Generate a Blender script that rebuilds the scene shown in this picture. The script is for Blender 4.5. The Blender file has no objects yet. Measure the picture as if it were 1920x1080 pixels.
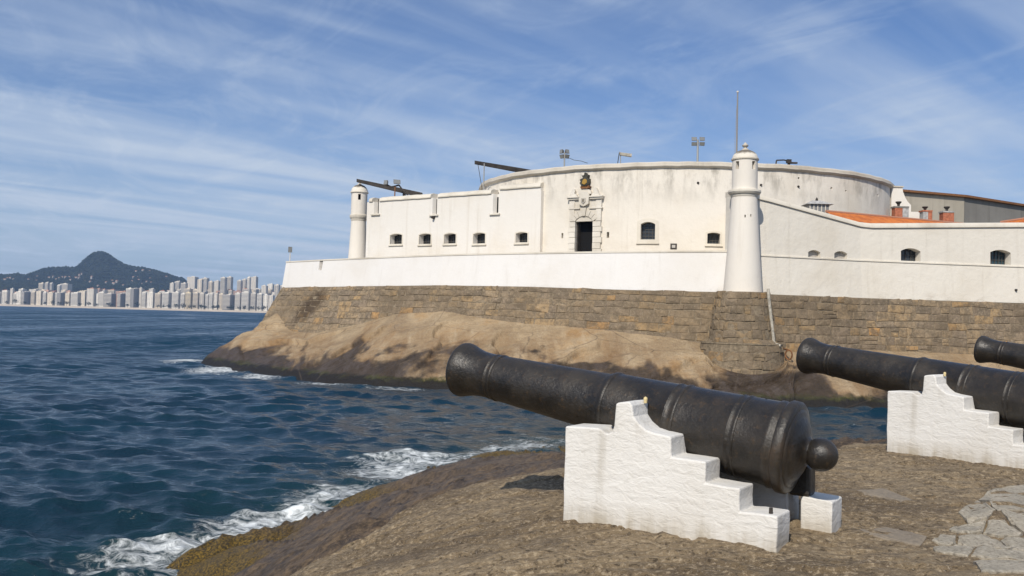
import bpy, bmesh, math, random
import numpy as np
from mathutils import Vector, Matrix, Euler
random.seed(7); RNG = np.random.default_rng(11)
SC = bpy.context.scene
COL = SC.collection
R = math.radians

# ------------------------------------------------------------------ camera
FPX = 1700.0                      # focal length in pixels of the 1920 px wide photograph
PITCH, ROLL, EYE = R(1.84), R(1.5), 5.5
cam_d = bpy.data.cameras.new('camera'); cam = bpy.data.objects.new('camera', cam_d); COL.objects.link(cam)
cam_d.sensor_width = 36.0; cam_d.lens = 36.0 * FPX / 1920.0
cam_d.clip_start = 0.1; cam_d.clip_end = 20000
CAM_R = Matrix.Rotation(R(90) + PITCH, 3, 'X') @ Matrix.Rotation(ROLL, 3, 'Z')
cam.matrix_world = Matrix.Translation((0, 0, EYE)) @ CAM_R.to_4x4()
SC.camera = cam
# ------------------------------------------------------------------ sun, sky, exposure
SUN_AZ, SUN_EL = R(21), R(40)     # azimuth to the left of straight behind the camera
to_sun = Vector((-math.sin(SUN_AZ) * math.cos(SUN_EL), -math.cos(SUN_AZ) * math.cos(SUN_EL), math.sin(SUN_EL)))
sun_d = bpy.data.lights.new('sun', 'SUN'); sun_d.energy = 4.1; sun_d.angle = R(0.53); sun_d.color = (1.0, 0.925, 0.81)
sun = bpy.data.objects.new('sun', sun_d); COL.objects.link(sun)
sun.rotation_euler = to_sun.to_track_quat('Z', 'Y').to_euler(); sun.location = (-30, -60, 60)

world = bpy.data.worlds.new('World'); SC.world = world; world.use_nodes = True
def setup_world():
    nt = world.node_tree; nt.nodes.clear(); L = nt.links.new
    out = nt.nodes.new('ShaderNodeOutputWorld'); bg = nt.nodes.new('ShaderNodeBackground'); bg.inputs['Strength'].default_value = 0.088
    sky = nt.nodes.new('ShaderNodeTexSky'); sky.sky_type = 'NISHITA'; sky.sun_disc = False
    sky.sun_elevation = SUN_EL; sky.sun_rotation = math.pi + SUN_AZ
    sky.altitude = 0; sky.air_density = 1.0; sky.dust_density = 0.9; sky.ozone_density = 2.5
    # thin cirrus on a high plane: direction / height, streaked along one wind direction
    tc = nt.nodes.new('ShaderNodeTexCoord'); sep = nt.nodes.new('ShaderNodeSeparateXYZ'); L(tc.outputs['Generated'], sep.inputs[0])
    zc = nt.nodes.new('ShaderNodeMath'); zc.operation = 'MAXIMUM'; L(sep.outputs['Z'], zc.inputs[0]); zc.inputs[1].default_value = 0.02
    za = nt.nodes.new('ShaderNodeMath'); za.operation = 'ADD'; L(zc.outputs[0], za.inputs[0]); za.inputs[1].default_value = 0.06
    dx = nt.nodes.new('ShaderNodeMath'); dx.operation = 'DIVIDE'; L(sep.outputs['X'], dx.inputs[0]); L(za.outputs[0], dx.inputs[1])
    dy = nt.nodes.new('ShaderNodeMath'); dy.operation = 'DIVIDE'; L(sep.outputs['Y'], dy.inputs[0]); L(za.outputs[0], dy.inputs[1])
    cb = nt.nodes.new('ShaderNodeCombineXYZ'); L(dx.outputs[0], cb.inputs[0]); L(dy.outputs[0], cb.inputs[1])
    def streak(rot, sc, nscale, detail, rough, lo, hi, dist, off):
        mp = nt.nodes.new('ShaderNodeMapping'); L(cb.outputs[0], mp.inputs['Vector'])
        rt = nt.nodes.new('ShaderNodeMapping'); L(cb.outputs[0], rt.inputs['Vector']); rt.inputs['Rotation'].default_value = (0, 0, rot)
        L(rt.outputs[0], mp.inputs['Vector']); mp.inputs['Scale'].default_value = (sc[0], sc[1], 1); mp.inputs['Location'].default_value = off
        n = nt.nodes.new('ShaderNodeTexNoise'); n.inputs['Scale'].default_value = nscale; n.inputs['Detail'].default_value = detail
        n.inputs['Roughness'].default_value = rough; n.inputs['Distortion'].default_value = dist; L(mp.outputs[0], n.inputs['Vector'])
        r = nt.nodes.new('ShaderNodeMapRange'); r.interpolation_type = 'SMOOTHSTEP'; L(n.outputs['Fac'], r.inputs['Value'])
        r.inputs['From Min'].default_value = lo; r.inputs['From Max'].default_value = hi
        return r.outputs[0]
    a = streak(R(50), (1.0, 0.16), 1.6, 7, 0.48, 0.28, 0.74, 0.9, (3.1, 0.4, 0))
    b = streak(R(46), (1.0, 0.09), 4.6, 7, 0.54, 0.40, 0.72, 0.4, (0.2, 5.4, 0))
    c = streak(R(40), (1.0, 0.55), 0.55, 6, 0.58, 0.34, 0.60, 0.7, (2.6, 4.1, 0))
    d = streak(R(-25), (1.0, 0.45), 2.2, 8, 0.65, 0.44, 0.74, 1.2, (1.7, 8.3, 0))
    def mth(op, x, y, z=None, clamp=False):
        m = nt.nodes.new('ShaderNodeMath'); m.operation = op; m.use_clamp = clamp
        for k, v in enumerate((x, y, z)):
            if v is None: continue
            if hasattr(v, 'is_output'): L(v, m.inputs[k])
            else: m.inputs[k].default_value = v
        return m.outputs[0]
    f = mth('MULTIPLY_ADD', b, 0.16, mth('MULTIPLY', a, 0.80))
    f = mth('ADD', mth('MULTIPLY', f, mth('MULTIPLY_ADD', c, 0.85, 0.15)), mth('MULTIPLY', d, 0.30))
    up = nt.nodes.new('ShaderNodeMapRange'); up.interpolation_type = 'SMOOTHSTEP'; L(sep.outputs['Z'], up.inputs['Value']); up.inputs['From Min'].default_value = -0.01; up.inputs['From Max'].default_value = 0.03
    ve = nt.nodes.new('ShaderNodeMapRange'); ve.interpolation_type = 'SMOOTHSTEP'; L(sep.outputs['Z'], ve.inputs['Value']); ve.inputs['From Min'].default_value = 0.0; ve.inputs['From Max'].default_value = 0.30; ve.inputs['To Min'].default_value = 0.50; ve.inputs['To Max'].default_value = 0.03
    fac = mth('MULTIPLY', mth('ADD', mth('MULTIPLY', f, 0.82), ve.outputs[0]), up.outputs[0], None, True)
    mix = nt.nodes.new('ShaderNodeMix'); mix.data_type = 'RGBA'; L(fac, mix.inputs['Factor'])
    tint = nt.nodes.new('ShaderNodeMix'); tint.data_type = 'RGBA'; tint.blend_type = 'MULTIPLY'; tint.inputs['Factor'].default_value = 1.0
    L(sky.outputs[0], tint.inputs['A']); tint.inputs['B'].default_value = (0.60, 0.80, 1.10, 1)
    L(tint.outputs['Result'], mix.inputs['A']); mix.inputs['B'].default_value = (6.0, 7.0, 8.5, 1)
    L(mix.outputs['Result'], bg.inputs['Color']); L(bg.outputs[0], out.inputs['Surface'])
setup_world()
SC.view_settings.view_transform = 'Standard'; SC.view_settings.look = 'None'
SC.view_settings.exposure = 0.06; SC.view_settings.gamma = 1.0; SC.view_settings.use_curve_mapping = False
SC.render.engine = 'CYCLES'
SC.cycles.use_denoising = True
SC.cycles.max_bounces = 6; SC.cycles.diffuse_bounces = 3; SC.cycles.glossy_bounces = 3; SC.cycles.volume_bounces = 0
SC.cycles.transparent_max_bounces = 4; SC.cycles.caustics_reflective = False; SC.cycles.caustics_refractive = False

# ------------------------------------------------------------------ survey helpers: photograph pixel + distance -> place
def ray(px, py):
    return CAM_R @ Vector(((px - 960) / FPX, -(py - 540) / FPX, -1.0))
def at(px, py, Y):
    d = ray(px, py); s = Y / d.y
    return Vector((d.x * s, Y, EYE + d.z * s))
def at_z(px, py, z):
    d = ray(px, py); s = (z - EYE) / d.z
    return Vector((d.x * s, d.y * s, z))
def at_poly(px, py, poly):
    """nearest hit of the pixel's ray with a vertical wall that follows the plan polyline; returns place, outward normal, tangent"""
    d = ray(px, py); best = None
    for (a, b) in zip(poly[:-1], poly[1:]):
        ex, ey = b[0] - a[0], b[1] - a[1]
        den = d.x * ey - d.y * ex
        if abs(den) < 1e-9: continue
        s = (a[0] * ey - a[1] * ex) / den
        w = (a[0] * d.y - a[1] * d.x) / den
        if s > 0 and -1e-6 <= w <= 1 + 1e-6 and (best is None or s < best[0]):
            t = Vector((ex, ey, 0)).normalized()
            best = (s, Vector((d.x * s, d.y * s, EYE + d.z * s)), Vector((t.y, -t.x, 0)), t)
    return best[1], best[2], best[3]

# ------------------------------------------------------------------ numpy noise
_P = np.random.default_rng(5).random((64, 64, 64))
def vnoise(x, y, z=0.0):
    x = np.asarray(x, float); y = np.asarray(y, float); z = np.asarray(z, float) + np.zeros_like(x)
    xi, yi, zi = np.floor(x).astype(int), np.floor(y).astype(int), np.floor(z).astype(int)
    fx, fy, fz = x - xi, y - yi, z - zi
    fx = fx * fx * fx * (fx * (fx * 6 - 15) + 10); fy = fy * fy * fy * (fy * (fy * 6 - 15) + 10); fz = fz * fz * fz * (fz * (fz * 6 - 15) + 10)
    def g(i, j, k): return _P[(xi + i) & 63, (yi + j) & 63, (zi + k) & 63]
    a = g(0,0,0) * (1 - fx) + g(1,0,0) * fx; b = g(0,1,0) * (1 - fx) + g(1,1,0) * fx
    c = g(0,0,1) * (1 - fx) + g(1,0,1) * fx; d = g(0,1,1) * (1 - fx) + g(1,1,1) * fx
    return (a * (1 - fy) + b * fy) * (1 - fz) + (c * (1 - fy) + d * fy) * fz - 0.5
def fbm(x, y, z=0.0, o=4, gain=0.5):
    v = 0; a = 1.0; f = 1.0
    for i in range(o):
        v = v + a * vnoise(np.asarray(x) * f + 17.3 * i, np.asarray(y) * f + 5.1 * i, np.asarray(z) * f + 9.7 * i); a *= gain; f *= 2.03
    return v
def sstep(a, b, x):
    t = np.clip((x - a) / (b - a), 0, 1); return t * t * (3 - 2 * t)

# ------------------------------------------------------------------ objects
def tag(o, label=None, cat=None, group=None, kind=None):
    if label: o['label'] = label
    if cat: o['category'] = cat
    if group: o['group'] = group
    if kind: o['kind'] = kind
    return o
def thing(name, loc, label, cat, group=None, rz=0.0):
    o = bpy.data.objects.new(name, None); COL.objects.link(o); o.location = loc; o.rotation_euler = (0, 0, rz)
    o.empty_display_size = 0.3
    return tag(o, label, cat, group)
def rootloc(p):
    while p.parent: p = p.parent
    return Vector(p.location)
def link(name, me, mat, parent=None, smooth=False):
    if mat is not None and not me.materials: me.materials.append(mat)
    if smooth: me.polygons.foreach_set('use_smooth', [True] * len(me.polygons))
    o = bpy.data.objects.new(name, me); COL.objects.link(o)
    if parent is not None: o.parent = parent
    return o
class MB:
    """collects polygons, then links them as one mesh object"""
    def __init__(s): s.v = []; s.f = []
    def add(s, vs, fs):
        n = len(s.v); s.v += [tuple(v) for v in vs]; s.f += [tuple(i + n for i in f) for f in fs]; return s
    def box(s, c, size, rz=0.0, ax=None):
        hx, hy, hz = size[0] / 2, size[1] / 2, size[2] / 2
        if ax is None:
            X, Y, Z = Vector((math.cos(rz), math.sin(rz), 0)), Vector((-math.sin(rz), math.cos(rz), 0)), Vector((0, 0, 1))
        else: X, Y, Z = ax
        c = Vector(c); vs = [c + X * (hx * i) + Y * (hy * j) + Z * (hz * k) for k in (-1, 1) for j in (-1, 1) for i in (-1, 1)]
        return s.add(vs, [(0,2,3,1), (4,5,7,6), (0,1,5,4), (2,6,7,3), (0,4,6,2), (1,3,7,5)])
    def tube(s, p0, p1, r0, r1=None, n=10, caps=True):
        r1 = r0 if r1 is None else r1; p0, p1 = Vector(p0), Vector(p1); q = (p1 - p0).to_track_quat('Z', 'Y')
        X, Y = q @ Vector((1, 0, 0)), q @ Vector((0, 1, 0))
        vs = [p0 + (X * math.cos(2*math.pi*i/n) + Y * math.sin(2*math.pi*i/n)) * r0 for i in range(n)] + \
             [p1 + (X * math.cos(2*math.pi*i/n) + Y * math.sin(2*math.pi*i/n)) * r1 for i in range(n)]
        fs = [(i, (i+1) % n, n + (i+1) % n, n + i) for i in range(n)]
        if caps: fs += [tuple(range(n-1, -1, -1)), tuple(range(n, 2*n))]
        return s.add(vs, fs)
    def path(s, pts, r, n=8):
        for a, b in zip(pts[:-1], pts[1:]): s.tube(a, b, r, r, n)
        return s
    def lathe(s, prof, o=(0, 0, 0), axis=(0, 0, 1), n=40):
        """prof: (distance along axis, radius); radius 0 closes an end"""
        o = Vector(o); A = Vector(axis).normalized(); q = A.to_track_quat('Z', 'Y'); X, Y = q @ Vector((1, 0, 0)), q @ Vector((0, 1, 0))
        vs = []; rows = []
        for h, r in prof:
            if r < 1e-6: rows.append([len(vs)]); vs.append(o + A * h)
            else:
                rows.append(list(range(len(vs), len(vs) + n)))
                vs += [o + A * h + (X * math.cos(2*math.pi*i/n) + Y * math.sin(2*math.pi*i/n)) * r for i in range(n)]
        fs = []
        for a, b in zip(rows[:-1], rows[1:]):
            for i in range(n):
                j = (i + 1) % n
                if len(a) == 1 and len(b) == 1: continue
                if len(a) == 1: fs.append((a[0], b[j], b[i]))
                elif len(b) == 1: fs.append((a[i], a[j], b[0]))
                else: fs.append((a[i], a[j], b[j], b[i]))
        if len(rows[0]) > 1: fs.append(tuple(reversed(rows[0])))
        if len(rows[-1]) > 1: fs.append(tuple(rows[-1]))
        return s.add(vs, fs)
    def prism(s, poly, o, X, Z, depth):
        """poly in (X,Z) about o, extruded from o along -N by depth, N = X x Z turned to the viewer"""
        o = Vector(o); N = X.cross(Z); n = len(poly)
        vs = [o + X * a + Z * b for a, b in poly] + [o + X * a + Z * b - N * depth for a, b in poly]
        fs = [tuple(range(n)), tuple(range(2*n-1, n-1, -1))] + [(i, n + i, n + (i+1) % n, (i+1) % n) for i in range(n)]
        return s.add(vs, fs)
    def loft(s, secs, closed=True, caps=True):
        """secs: equal-length cross sections, one per station"""
        n = len(secs[0]); vs = [v for c in secs for v in c]; fs = []
        for k in range(len(secs) - 1):
            for i in range(n if closed else n - 1):
                j = (i + 1) % n; fs.append((k*n + i, k*n + j, (k+1)*n + j, (k+1)*n + i))
        if caps and closed: fs += [tuple(range(n-1, -1, -1)), tuple((len(secs)-1)*n + i for i in range(n))]
        return s.add(vs, fs)
    def mesh(s, name, off=None):
        me = bpy.data.meshes.new(name)
        off = Vector((0, 0, 0)) if off is None else off
        me.from_pydata([(v[0]-off.x, v[1]-off.y, v[2]-off.z) for v in s.v], [], s.f)
        bm = bmesh.new(); bm.from_mesh(me); bmesh.ops.recalc_face_normals(bm, faces=bm.faces); bm.to_mesh(me); bm.free()
        return me
    def build(s, name, mat, parent=None, smooth=False, local=False):
        off = rootloc(parent) if (parent is not None and not local) else None
        o = link(name, s.mesh(name, off), mat, parent)
        if smooth: shade(o)
        return o
def shade(o, ang=35):
    me = o.data
    me.polygons.foreach_set('use_smooth', [True] * len(me.polygons))
    bm = bmesh.new(); bm.from_mesh(me)
    for e in bm.edges:
        if len(e.link_faces) == 2 and e.calc_face_angle(0) > R(ang): e.smooth = False
    bm.to_mesh(me); bm.free()
def cut(o, cutters):
    """boolean difference of mesh object o with MB cutters given in world space; the cutters do not stay in the scene"""
    off = rootloc(o)
    c = MB()
    tmp = []
    for k in cutters:
        t = bpy.data.objects.new('cutter', k.mesh('cutter', off)); COL.objects.link(t); t.location = (0, 0, 0)
        t.matrix_world = Matrix.Translation(off); tmp.append(t)
        m = o.modifiers.new('b', 'BOOLEAN'); m.operation = 'DIFFERENCE'; m.object = t; m.solver = 'EXACT'
    bpy.context.view_layer.update()
    me = bpy.data.meshes.new_from_object(o.evaluated_get(bpy.context.evaluated_depsgraph_get()))
    o.modifiers.clear(); old = o.data; o.data = me; me.name = old.name
    for t in tmp:
        d = t.data; bpy.data.objects.remove(t); bpy.data.meshes.remove(d)
    return o
def grid_mesh(name, P, mat, smooth=True, flip=False):
    """P: (rows, cols, 3) array"""
    r, c = P.shape[:2]
    me = bpy.data.meshes.new(name)
    idx = np.arange(r * c).reshape(r, c)
    q = np.stack([idx[:-1, :-1], idx[:-1, 1:], idx[1:, 1:], idx[1:, :-1]], -1).reshape(-1, 4)
    if flip: q = q[:, ::-1]
    me.vertices.add(r * c); me.vertices.foreach_set('co', P.reshape(-1).astype(np.float32))
    me.loops.add(q.size); me.loops.foreach_set('vertex_index', q.reshape(-1).astype(np.int32))
    me.polygons.add(len(q)); me.polygons.foreach_set('loop_start', np.arange(0, q.size, 4, dtype=np.int32))
    me.polygons.foreach_set('use_smooth', np.ones(len(q), dtype=bool) if smooth else np.zeros(len(q), dtype=bool))
    me.update(calc_edges=True); me.validate()
    return link(name, me, mat)

# ------------------------------------------------------------------ materials
class NT:
    def __init__(s, name):
        s.m = bpy.data.materials.new(name); s.m.use_nodes = True; s.t = s.m.node_tree
        s.b = s.t.nodes['Principled BSDF']; s.out = s.t.nodes['Material Output']; s.L = s.t.links.new
    def n(s, typ, **kw):
        nd = s.t.nodes.new('ShaderNode' + typ)
        for k, v in kw.items():
            if hasattr(nd, k) and k not in nd.inputs: setattr(nd, k, v)
            else:
                i = nd.inputs[k.replace('_', ' ')] if k.replace('_', ' ') in nd.inputs else nd.inputs[k]
                if hasattr(v, 'is_output'): s.L(v, i)
                else: i.default_value = v
        return nd
    def pos(s): return s.n('NewGeometry').outputs['Position']
    def mapping(s, v, scale=(1, 1, 1), rot=(0, 0, 0), loc=(0, 0, 0)):
        m = s.n('Mapping'); s.L(v, m.inputs[0]); m.inputs['Scale'].default_value = scale; m.inputs['Rotation'].default_value = rot; m.inputs['Location'].default_value = loc
        return m.outputs[0]
    def noise(s, v, scale, detail=4, rough=0.55, dist=0.0):
        n = s.n('TexNoise'); s.L(v, n.inputs['Vector']); n.inputs['Scale'].default_value = scale; n.inputs['Detail'].default_value = detail
        n.inputs['Roughness'].default_value = rough; n.inputs['Distortion'].default_value = dist; return n.outputs['Fac']
    def ramp(s, f, lo, hi, a=0.0, b=1.0):
        r = s.n('MapRange', interpolation_type='SMOOTHSTEP'); s.L(f, r.inputs['Value'])
        r.inputs['From Min'].default_value = lo; r.inputs['From Max'].default_value = hi; r.inputs['To Min'].default_value = a; r.inputs['To Max'].default_value = b
        return r.outputs[0]
    def math(s, op, a, b=None, c=None):
        m = s.n('Math', operation=op)
        for i, x in enumerate((a, b, c)):
            if x is None: continue
            if hasattr(x, 'is_output'): s.L(x, m.inputs[i])
            else: m.inputs[i].default_value = x
        return m.outputs[0]
    def mix(s, f, a, b, blend='MIX'):
        m = s.n('Mix', data_type='RGBA', blend_type=blend)
        for k, x in (('Factor', f), ('A', a), ('B', b)):
            if hasattr(x, 'is_output'): s.L(x, m.inputs[k])
            else: m.inputs[k].default_value = (x if k == 'Factor' else (*x, 1.0) if len(x) == 3 else x)
        return m.outputs['Result']
    def cramp(s, f, stops):
        r = s.n('ValToRGB'); s.L(f, r.inputs[0]); e = r.color_ramp.elements
        while len(e) < len(stops): e.new(0.5)
        for el, (p, c) in zip(e, stops): el.position = p; el.color = (*c, 1)
        return r.outputs[0]
    def set(s, k, v):
        if hasattr(v, 'is_output'): s.L(v, s.b.inputs[k])
        else: s.b.inputs[k].default_value = (*v, 1) if isinstance(v, tuple) and len(v) == 3 else v
        return s
    def bump(s, h, dist, strength=1.0, prev=None):
        b = s.n('Bump'); s.L(h, b.inputs['Height']); b.inputs['Distance'].default_value = dist; b.inputs['Strength'].default_value = strength
        if prev is not None: s.L(prev, b.inputs['Normal'])
        return b.outputs[0]
    def sepz(s, v):
        n = s.n('SeparateXYZ'); s.L(v, n.inputs[0]); return n.outputs
M = {}
def plain(name, col, rough=0.8, spec=0.3, metal=0.0, nscale=0, namp=0.25):
    t = NT(name); t.set('Roughness', rough); t.set('Specular IOR Level', spec); t.set('Metallic', metal)
    if nscale:
        f = t.noise(t.pos(), nscale, 5, 0.6); c = t.mix(t.ramp(f, 0.3, 0.7), tuple(x * (1 - namp) for x in col), tuple(min(1, x * (1 + namp * 0.6)) for x in col)); t.set('Base Color', c)
        t.set('Normal', t.bump(f, 0.01, 0.5))
    else: t.set('Base Color', col)
    M[name] = t.m; return t.m
def plaster(name, base, dirt, streak=0.35, patch=0.3, bumpd=0.02, top_mold=None, foot=None):
    t = NT(name); p = t.pos()
    big = t.noise(p, 0.18, 5, 0.6); fine = t.noise(p, 3.0, 6, 0.65)
    st = t.noise(t.mapping(p, (1.6, 1.6, 0.07)), 1.0, 6, 0.65)
    c = t.mix(t.ramp(big, 0.42, 0.75, 0, patch), base, dirt)
    c = t.mix(t.ramp(st, 0.52, 0.82, 0, streak), c, tuple(x * 0.72 for x in dirt))
    c = t.mix(t.ramp(fine, 0.58, 0.8, 0, 0.22), c, tuple(x * 0.8 for x in dirt))
    sp = t.noise(t.mapping(p, (1.1, 1.1, 0.9)), 1.3, 8, 0.75)
    c = t.mix(t.ramp(sp, 0.66, 0.78, 0, 0.45 * (patch + streak)), c, (0.20, 0.17, 0.13))
    if top_mold:
        z = t.sepz(p)[2]; zz = t.ramp(z, top_mold[0], top_mold[1])
        mo = t.noise(t.mapping(p, (0.9, 0.9, 0.35)), 1.0, 7, 0.7)
        c = t.mix(t.math('MULTIPLY', zz, t.ramp(mo, 0.42, 0.68, 0, top_mold[2])), c, (0.13, 0.115, 0.09))
    if foot:
        z = t.sepz(p)[2]; fd = t.ramp(z, foot[0], foot[1], 1, 0); mo = t.noise(t.mapping(p, (0.5, 0.5, 0.9)), 1.0, 8, 0.72)
        c = t.mix(t.math('MULTIPLY', fd, t.ramp(mo, 0.50, 0.66, 0, 0.55)), c, (0.30, 0.24, 0.17))
    t.set('Base Color', c); t.set('Roughness', 0.9); t.set('Specular IOR Level', 0.2)
    b1 = t.bump(t.noise(p, 1.6, 6, 0.6), bumpd * 3, 0.6); t.set('Normal', t.bump(t.noise(p, 12, 4, 0.6), bumpd, 0.5, b1))
    M[name] = t.m; return t.m
WHITE = (0.80, 0.755, 0.68)
plaster('white_wall', (0.735, 0.712, 0.68), (0.56, 0.49, 0.39), 0.26, 0.26, 0.012, None, (7.6, 8.5))
plaster('facade', (0.74, 0.705, 0.65), (0.60, 0.51, 0.38), 0.42, 0.38, 0.015)
plaster('drum', (0.73, 0.68, 0.60), (0.50, 0.425, 0.32), 0.55, 0.45, 0.022, (15.0, 19.3, 0.6))
plaster('side_wall_plaster', (0.71, 0.665, 0.585), (0.54, 0.47, 0.365), 0.35, 0.40, 0.03, None, (7.6, 8.5))
plaster('coping', (0.58, 0.53, 0.45), (0.30, 0.26, 0.20), 0.5, 0.9, 0.03)
plaster('coping_pale', (0.68, 0.63, 0.54), (0.40, 0.35, 0.275), 0.4, 0.7, 0.02)
plaster('tower_plaster', (0.74, 0.69, 0.615), (0.62, 0.55, 0.44), 0.35, 0.25, 0.012)
plaster('portal_stone', (0.70, 0.655, 0.58), (0.42, 0.37, 0.29), 0.5, 0.8, 0.02)
plaster('grey_concrete', (0.43, 0.39, 0.32), (0.30, 0.27, 0.215), 0.75, 0.6, 0.02)
plaster('dark_concrete', (0.24, 0.23, 0.21), (0.15, 0.14, 0.125), 0.75, 0.6, 0.02)
plain('dome_mold', (0.34, 0.30, 0.24), 0.95, 0.1, 0, 2.5, 0.5)
plain('inner_shade', (0.012, 0.012, 0.013), 0.9, 0.1)  # near-black colour standing for the shade inside openings
plain('grey_panel', (0.45, 0.42, 0.38), 0.9, 0.2, 0, 3, 0.2)
plain('dark_glass', (0.035, 0.042, 0.048), 0.15, 0.5)
plain('blue_glass', (0.03, 0.06, 0.075), 0.12, 0.5)
plain('bar_iron', (0.06, 0.055, 0.05), 0.6, 0.4)
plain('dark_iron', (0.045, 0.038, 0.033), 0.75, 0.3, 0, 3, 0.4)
plain('galvanised', (0.34, 0.34, 0.33), 0.5, 0.5, 0.3)
plain('lamp_body', (0.16, 0.15, 0.14), 0.6, 0.4, 0, 8, 0.3)
plain('lamp_glass', (0.22, 0.225, 0.22), 0.15, 0.6)
plain('rust', (0.23, 0.11, 0.05), 0.9, 0.2, 0, 9, 0.5)
plain('brick_red', (0.42, 0.15, 0.085), 0.9, 0.2, 0, 5, 0.3)
plain('render_grey', (0.42, 0.41, 0.40), 0.9, 0.2, 0, 4, 0.3)
plain('crest_bronze', (0.05, 0.048, 0.035), 0.6, 0.4, 0, 9, 0.5)
plain('crest_gold', (0.42, 0.25, 0.05), 0.45, 0.5, 0.3)
plain('pole_paint', (0.24, 0.23, 0.22), 0.6, 0.3)
plain('knob_paint', (0.62, 0.50, 0.26), 0.6, 0.3)
plain('mortar', (0.22, 0.175, 0.12), 0.95, 0.1, 0, 4, 0.35)
plain('pipe_cement', (0.42, 0.385, 0.32), 0.9, 0.2, 0, 5, 0.35)
def tile_mat():
    t = NT('tile_roof'); p = t.pos()
    a = t.noise(p, 1.2, 5, 0.6); b = t.noise(p, 7.0, 3, 0.6)
    c = t.mix(t.ramp(a, 0.35, 0.7), (0.52, 0.155, 0.03), (0.36, 0.095, 0.022)); c = t.mix(t.ramp(b, 0.5, 0.75, 0, 0.5), c, (0.60, 0.24, 0.07))
    t.set('Base Color', c); t.set('Roughness', 0.85); M['tile_roof'] = t.m
tile_mat()
def stone_mat():
    t = NT('masonry'); p = t.pos(); oi = t.n('ObjectInfo').outputs['Random']
    c = t.cramp(oi, [(0.0, (0.20, 0.155, 0.11)), (0.3, (0.26, 0.20, 0.14)), (0.55, (0.295, 0.225, 0.15)), (0.84, (0.33, 0.24, 0.145)), (0.95, (0.40, 0.265, 0.13)), (1.0, (0.44, 0.25, 0.10))])
    f = t.noise(p, 1.7, 8, 0.72); g = t.noise(p, 6.5, 6, 0.7); big = t.noise(p, 0.16, 4, 0.55)
    c = t.mix(t.ramp(f, 0.40, 0.60, 0.75, 0), c, (0.13, 0.105, 0.075)); c = t.mix(t.ramp(g, 0.52, 0.70, 0, 0.65), c, (0.43, 0.35, 0.24)); c = t.mix(t.ramp(g, 0.32, 0.46, 0.6, 0), c, (0.10, 0.08, 0.055))
    c = t.mix(t.ramp(big, 0.40, 0.62, 0.45, 0), c, (0.15, 0.112, 0.07))
    # one old seepage stain running down the far left of the wall
    C = at(592, 574, 97.0); dv = t.n('VectorMath', operation='SUBTRACT'); t.L(p, dv.inputs[0]); dv.inputs[1].default_value = C
    x, y, z = t.sepz(dv.outputs[0]); lat = t.math('MULTIPLY_ADD', z, -0.75, x); r2 = t.math('ADD', t.math('POWER', t.math('MULTIPLY', lat, 0.75), 2.0), t.math('POWER', t.math('MULTIPLY', z, 0.50), 2.0))
    c = t.mix(t.ramp(t.math('MULTIPLY_ADD', f, 1.2, r2), 0.75, 1.9, 0.85, 0), c, (0.060, 0.042, 0.028))
    t.set('Base Color', c); t.set('Roughness', 0.92); t.set('Specular IOR Level', 0.2)
    b = t.bump(f, 0.10, 0.8); t.set('Normal', t.bump(g, 0.03, 0.7, b)); M['masonry'] = t.m
stone_mat()
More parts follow.
